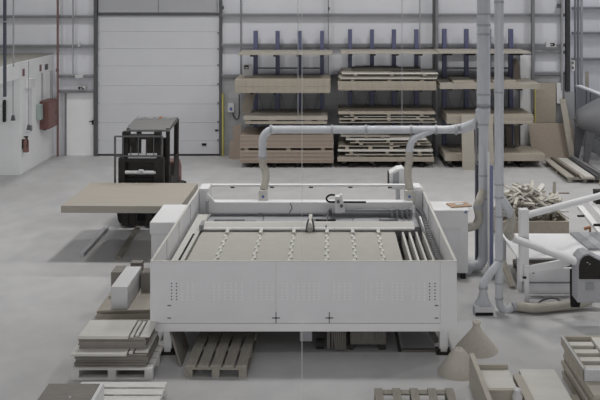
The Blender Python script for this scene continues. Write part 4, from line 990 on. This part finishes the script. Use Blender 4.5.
en = empty('grey_enclosure', (8.6, 26, 0), 'grey low enclosure wall behind the dust tank', 'enclosure')
MB().box(8.1, 8.2, 24.75, 27.4, 0, 1.83).build('panel', GREYP, en)
MB().box(8.08, 8.25, 24.74, 27.41, 1.83, 1.88).build('capping', PLASTER, en)
MB().box(8.08, 8.1, 25.9, 25.94, 0, 1.83).box(8.08, 8.1, 26.3, 26.34, 0, 1.83).build('rib', GIRT, en)
lean('upright_plank', 586, 589.6, 71.5, 150, 28.0, PLY, 'pale plank standing upright behind the grey enclosure', back=.1, zb=0)

# ---------------------------------------------------------------- light
W = bpy.data.worlds.new('World'); S.world = W; W.use_nodes = True
W.node_tree.nodes['Background'].inputs[0].default_value = (.99, .99, 1, 1)
W.node_tree.nodes['Background'].inputs[1].default_value = .185
for ry in (-6.0, 1.5, 8.5, 15.4, 21.0):  # rows over and behind the camera are added to brighten camera-facing sides
    for rx in (-8.6, -3.1, 2.4, 7.9):
        l = bpy.data.lights.new('bay_and_fill_lamp', 'AREA'); l.shape = 'DISK'; l.size = .9; l.energy = 190 * {-6.0: .15, 1.5: .18, 8.5: .17, 15.4: 1.0, 21.0: .8}[ry] * (.7 if rx < -8 else 1.5 if rx > 5 and ry < 10 else 1)
        l.color = (1, .985, .96); l.spread = math.radians(145)
        o = bpy.data.objects.new('bay_and_fill_lamp', l); COL.objects.link(o); o.location = (rx, ry, 8.6)
l = bpy.data.lights.new('bay_and_fill_lamp', 'AREA'); l.shape = 'DISK'; l.size = .9; l.energy = 170  # added lamp that brightens the wall of the deeper right bay
o = bpy.data.objects.new('bay_and_fill_lamp', l); COL.objects.link(o); o.location = (10.2, 26.5, 8.6)
l = bpy.data.lights.new('front_fill', 'AREA'); l.shape = 'RECTANGLE'; l.size = 20; l.size_y = 4.6; l.energy = 1450; l.color = (1, .995, .985)  # added fill light behind the camera, lifts the upright faces
o = bpy.data.objects.new('front_fill', l); COL.objects.link(o); o.location = (-1, -9, 2.4); o.rotation_euler = (PI / 2, 0, 0)
# ---------------------------------------------------------------- camera
cam = bpy.data.cameras.new('camera'); co = bpy.data.objects.new('camera', cam); COL.objects.link(co)
co.location = (0, 0, H); co.rotation_euler = (PI / 2, 0, 0)
cam.sensor_width = 36; cam.lens = 50; cam.shift_x = -(CX - 300) / 600; cam.shift_y = -(200 - HY) / 600
cam.clip_end = 200
S.camera = co
S.view_settings.view_transform = 'Standard'; S.view_settings.look = 'None'; S.view_settings.gamma = 1
S.view_settings.use_curve_mapping = False
S.view_settings.exposure = -0.60
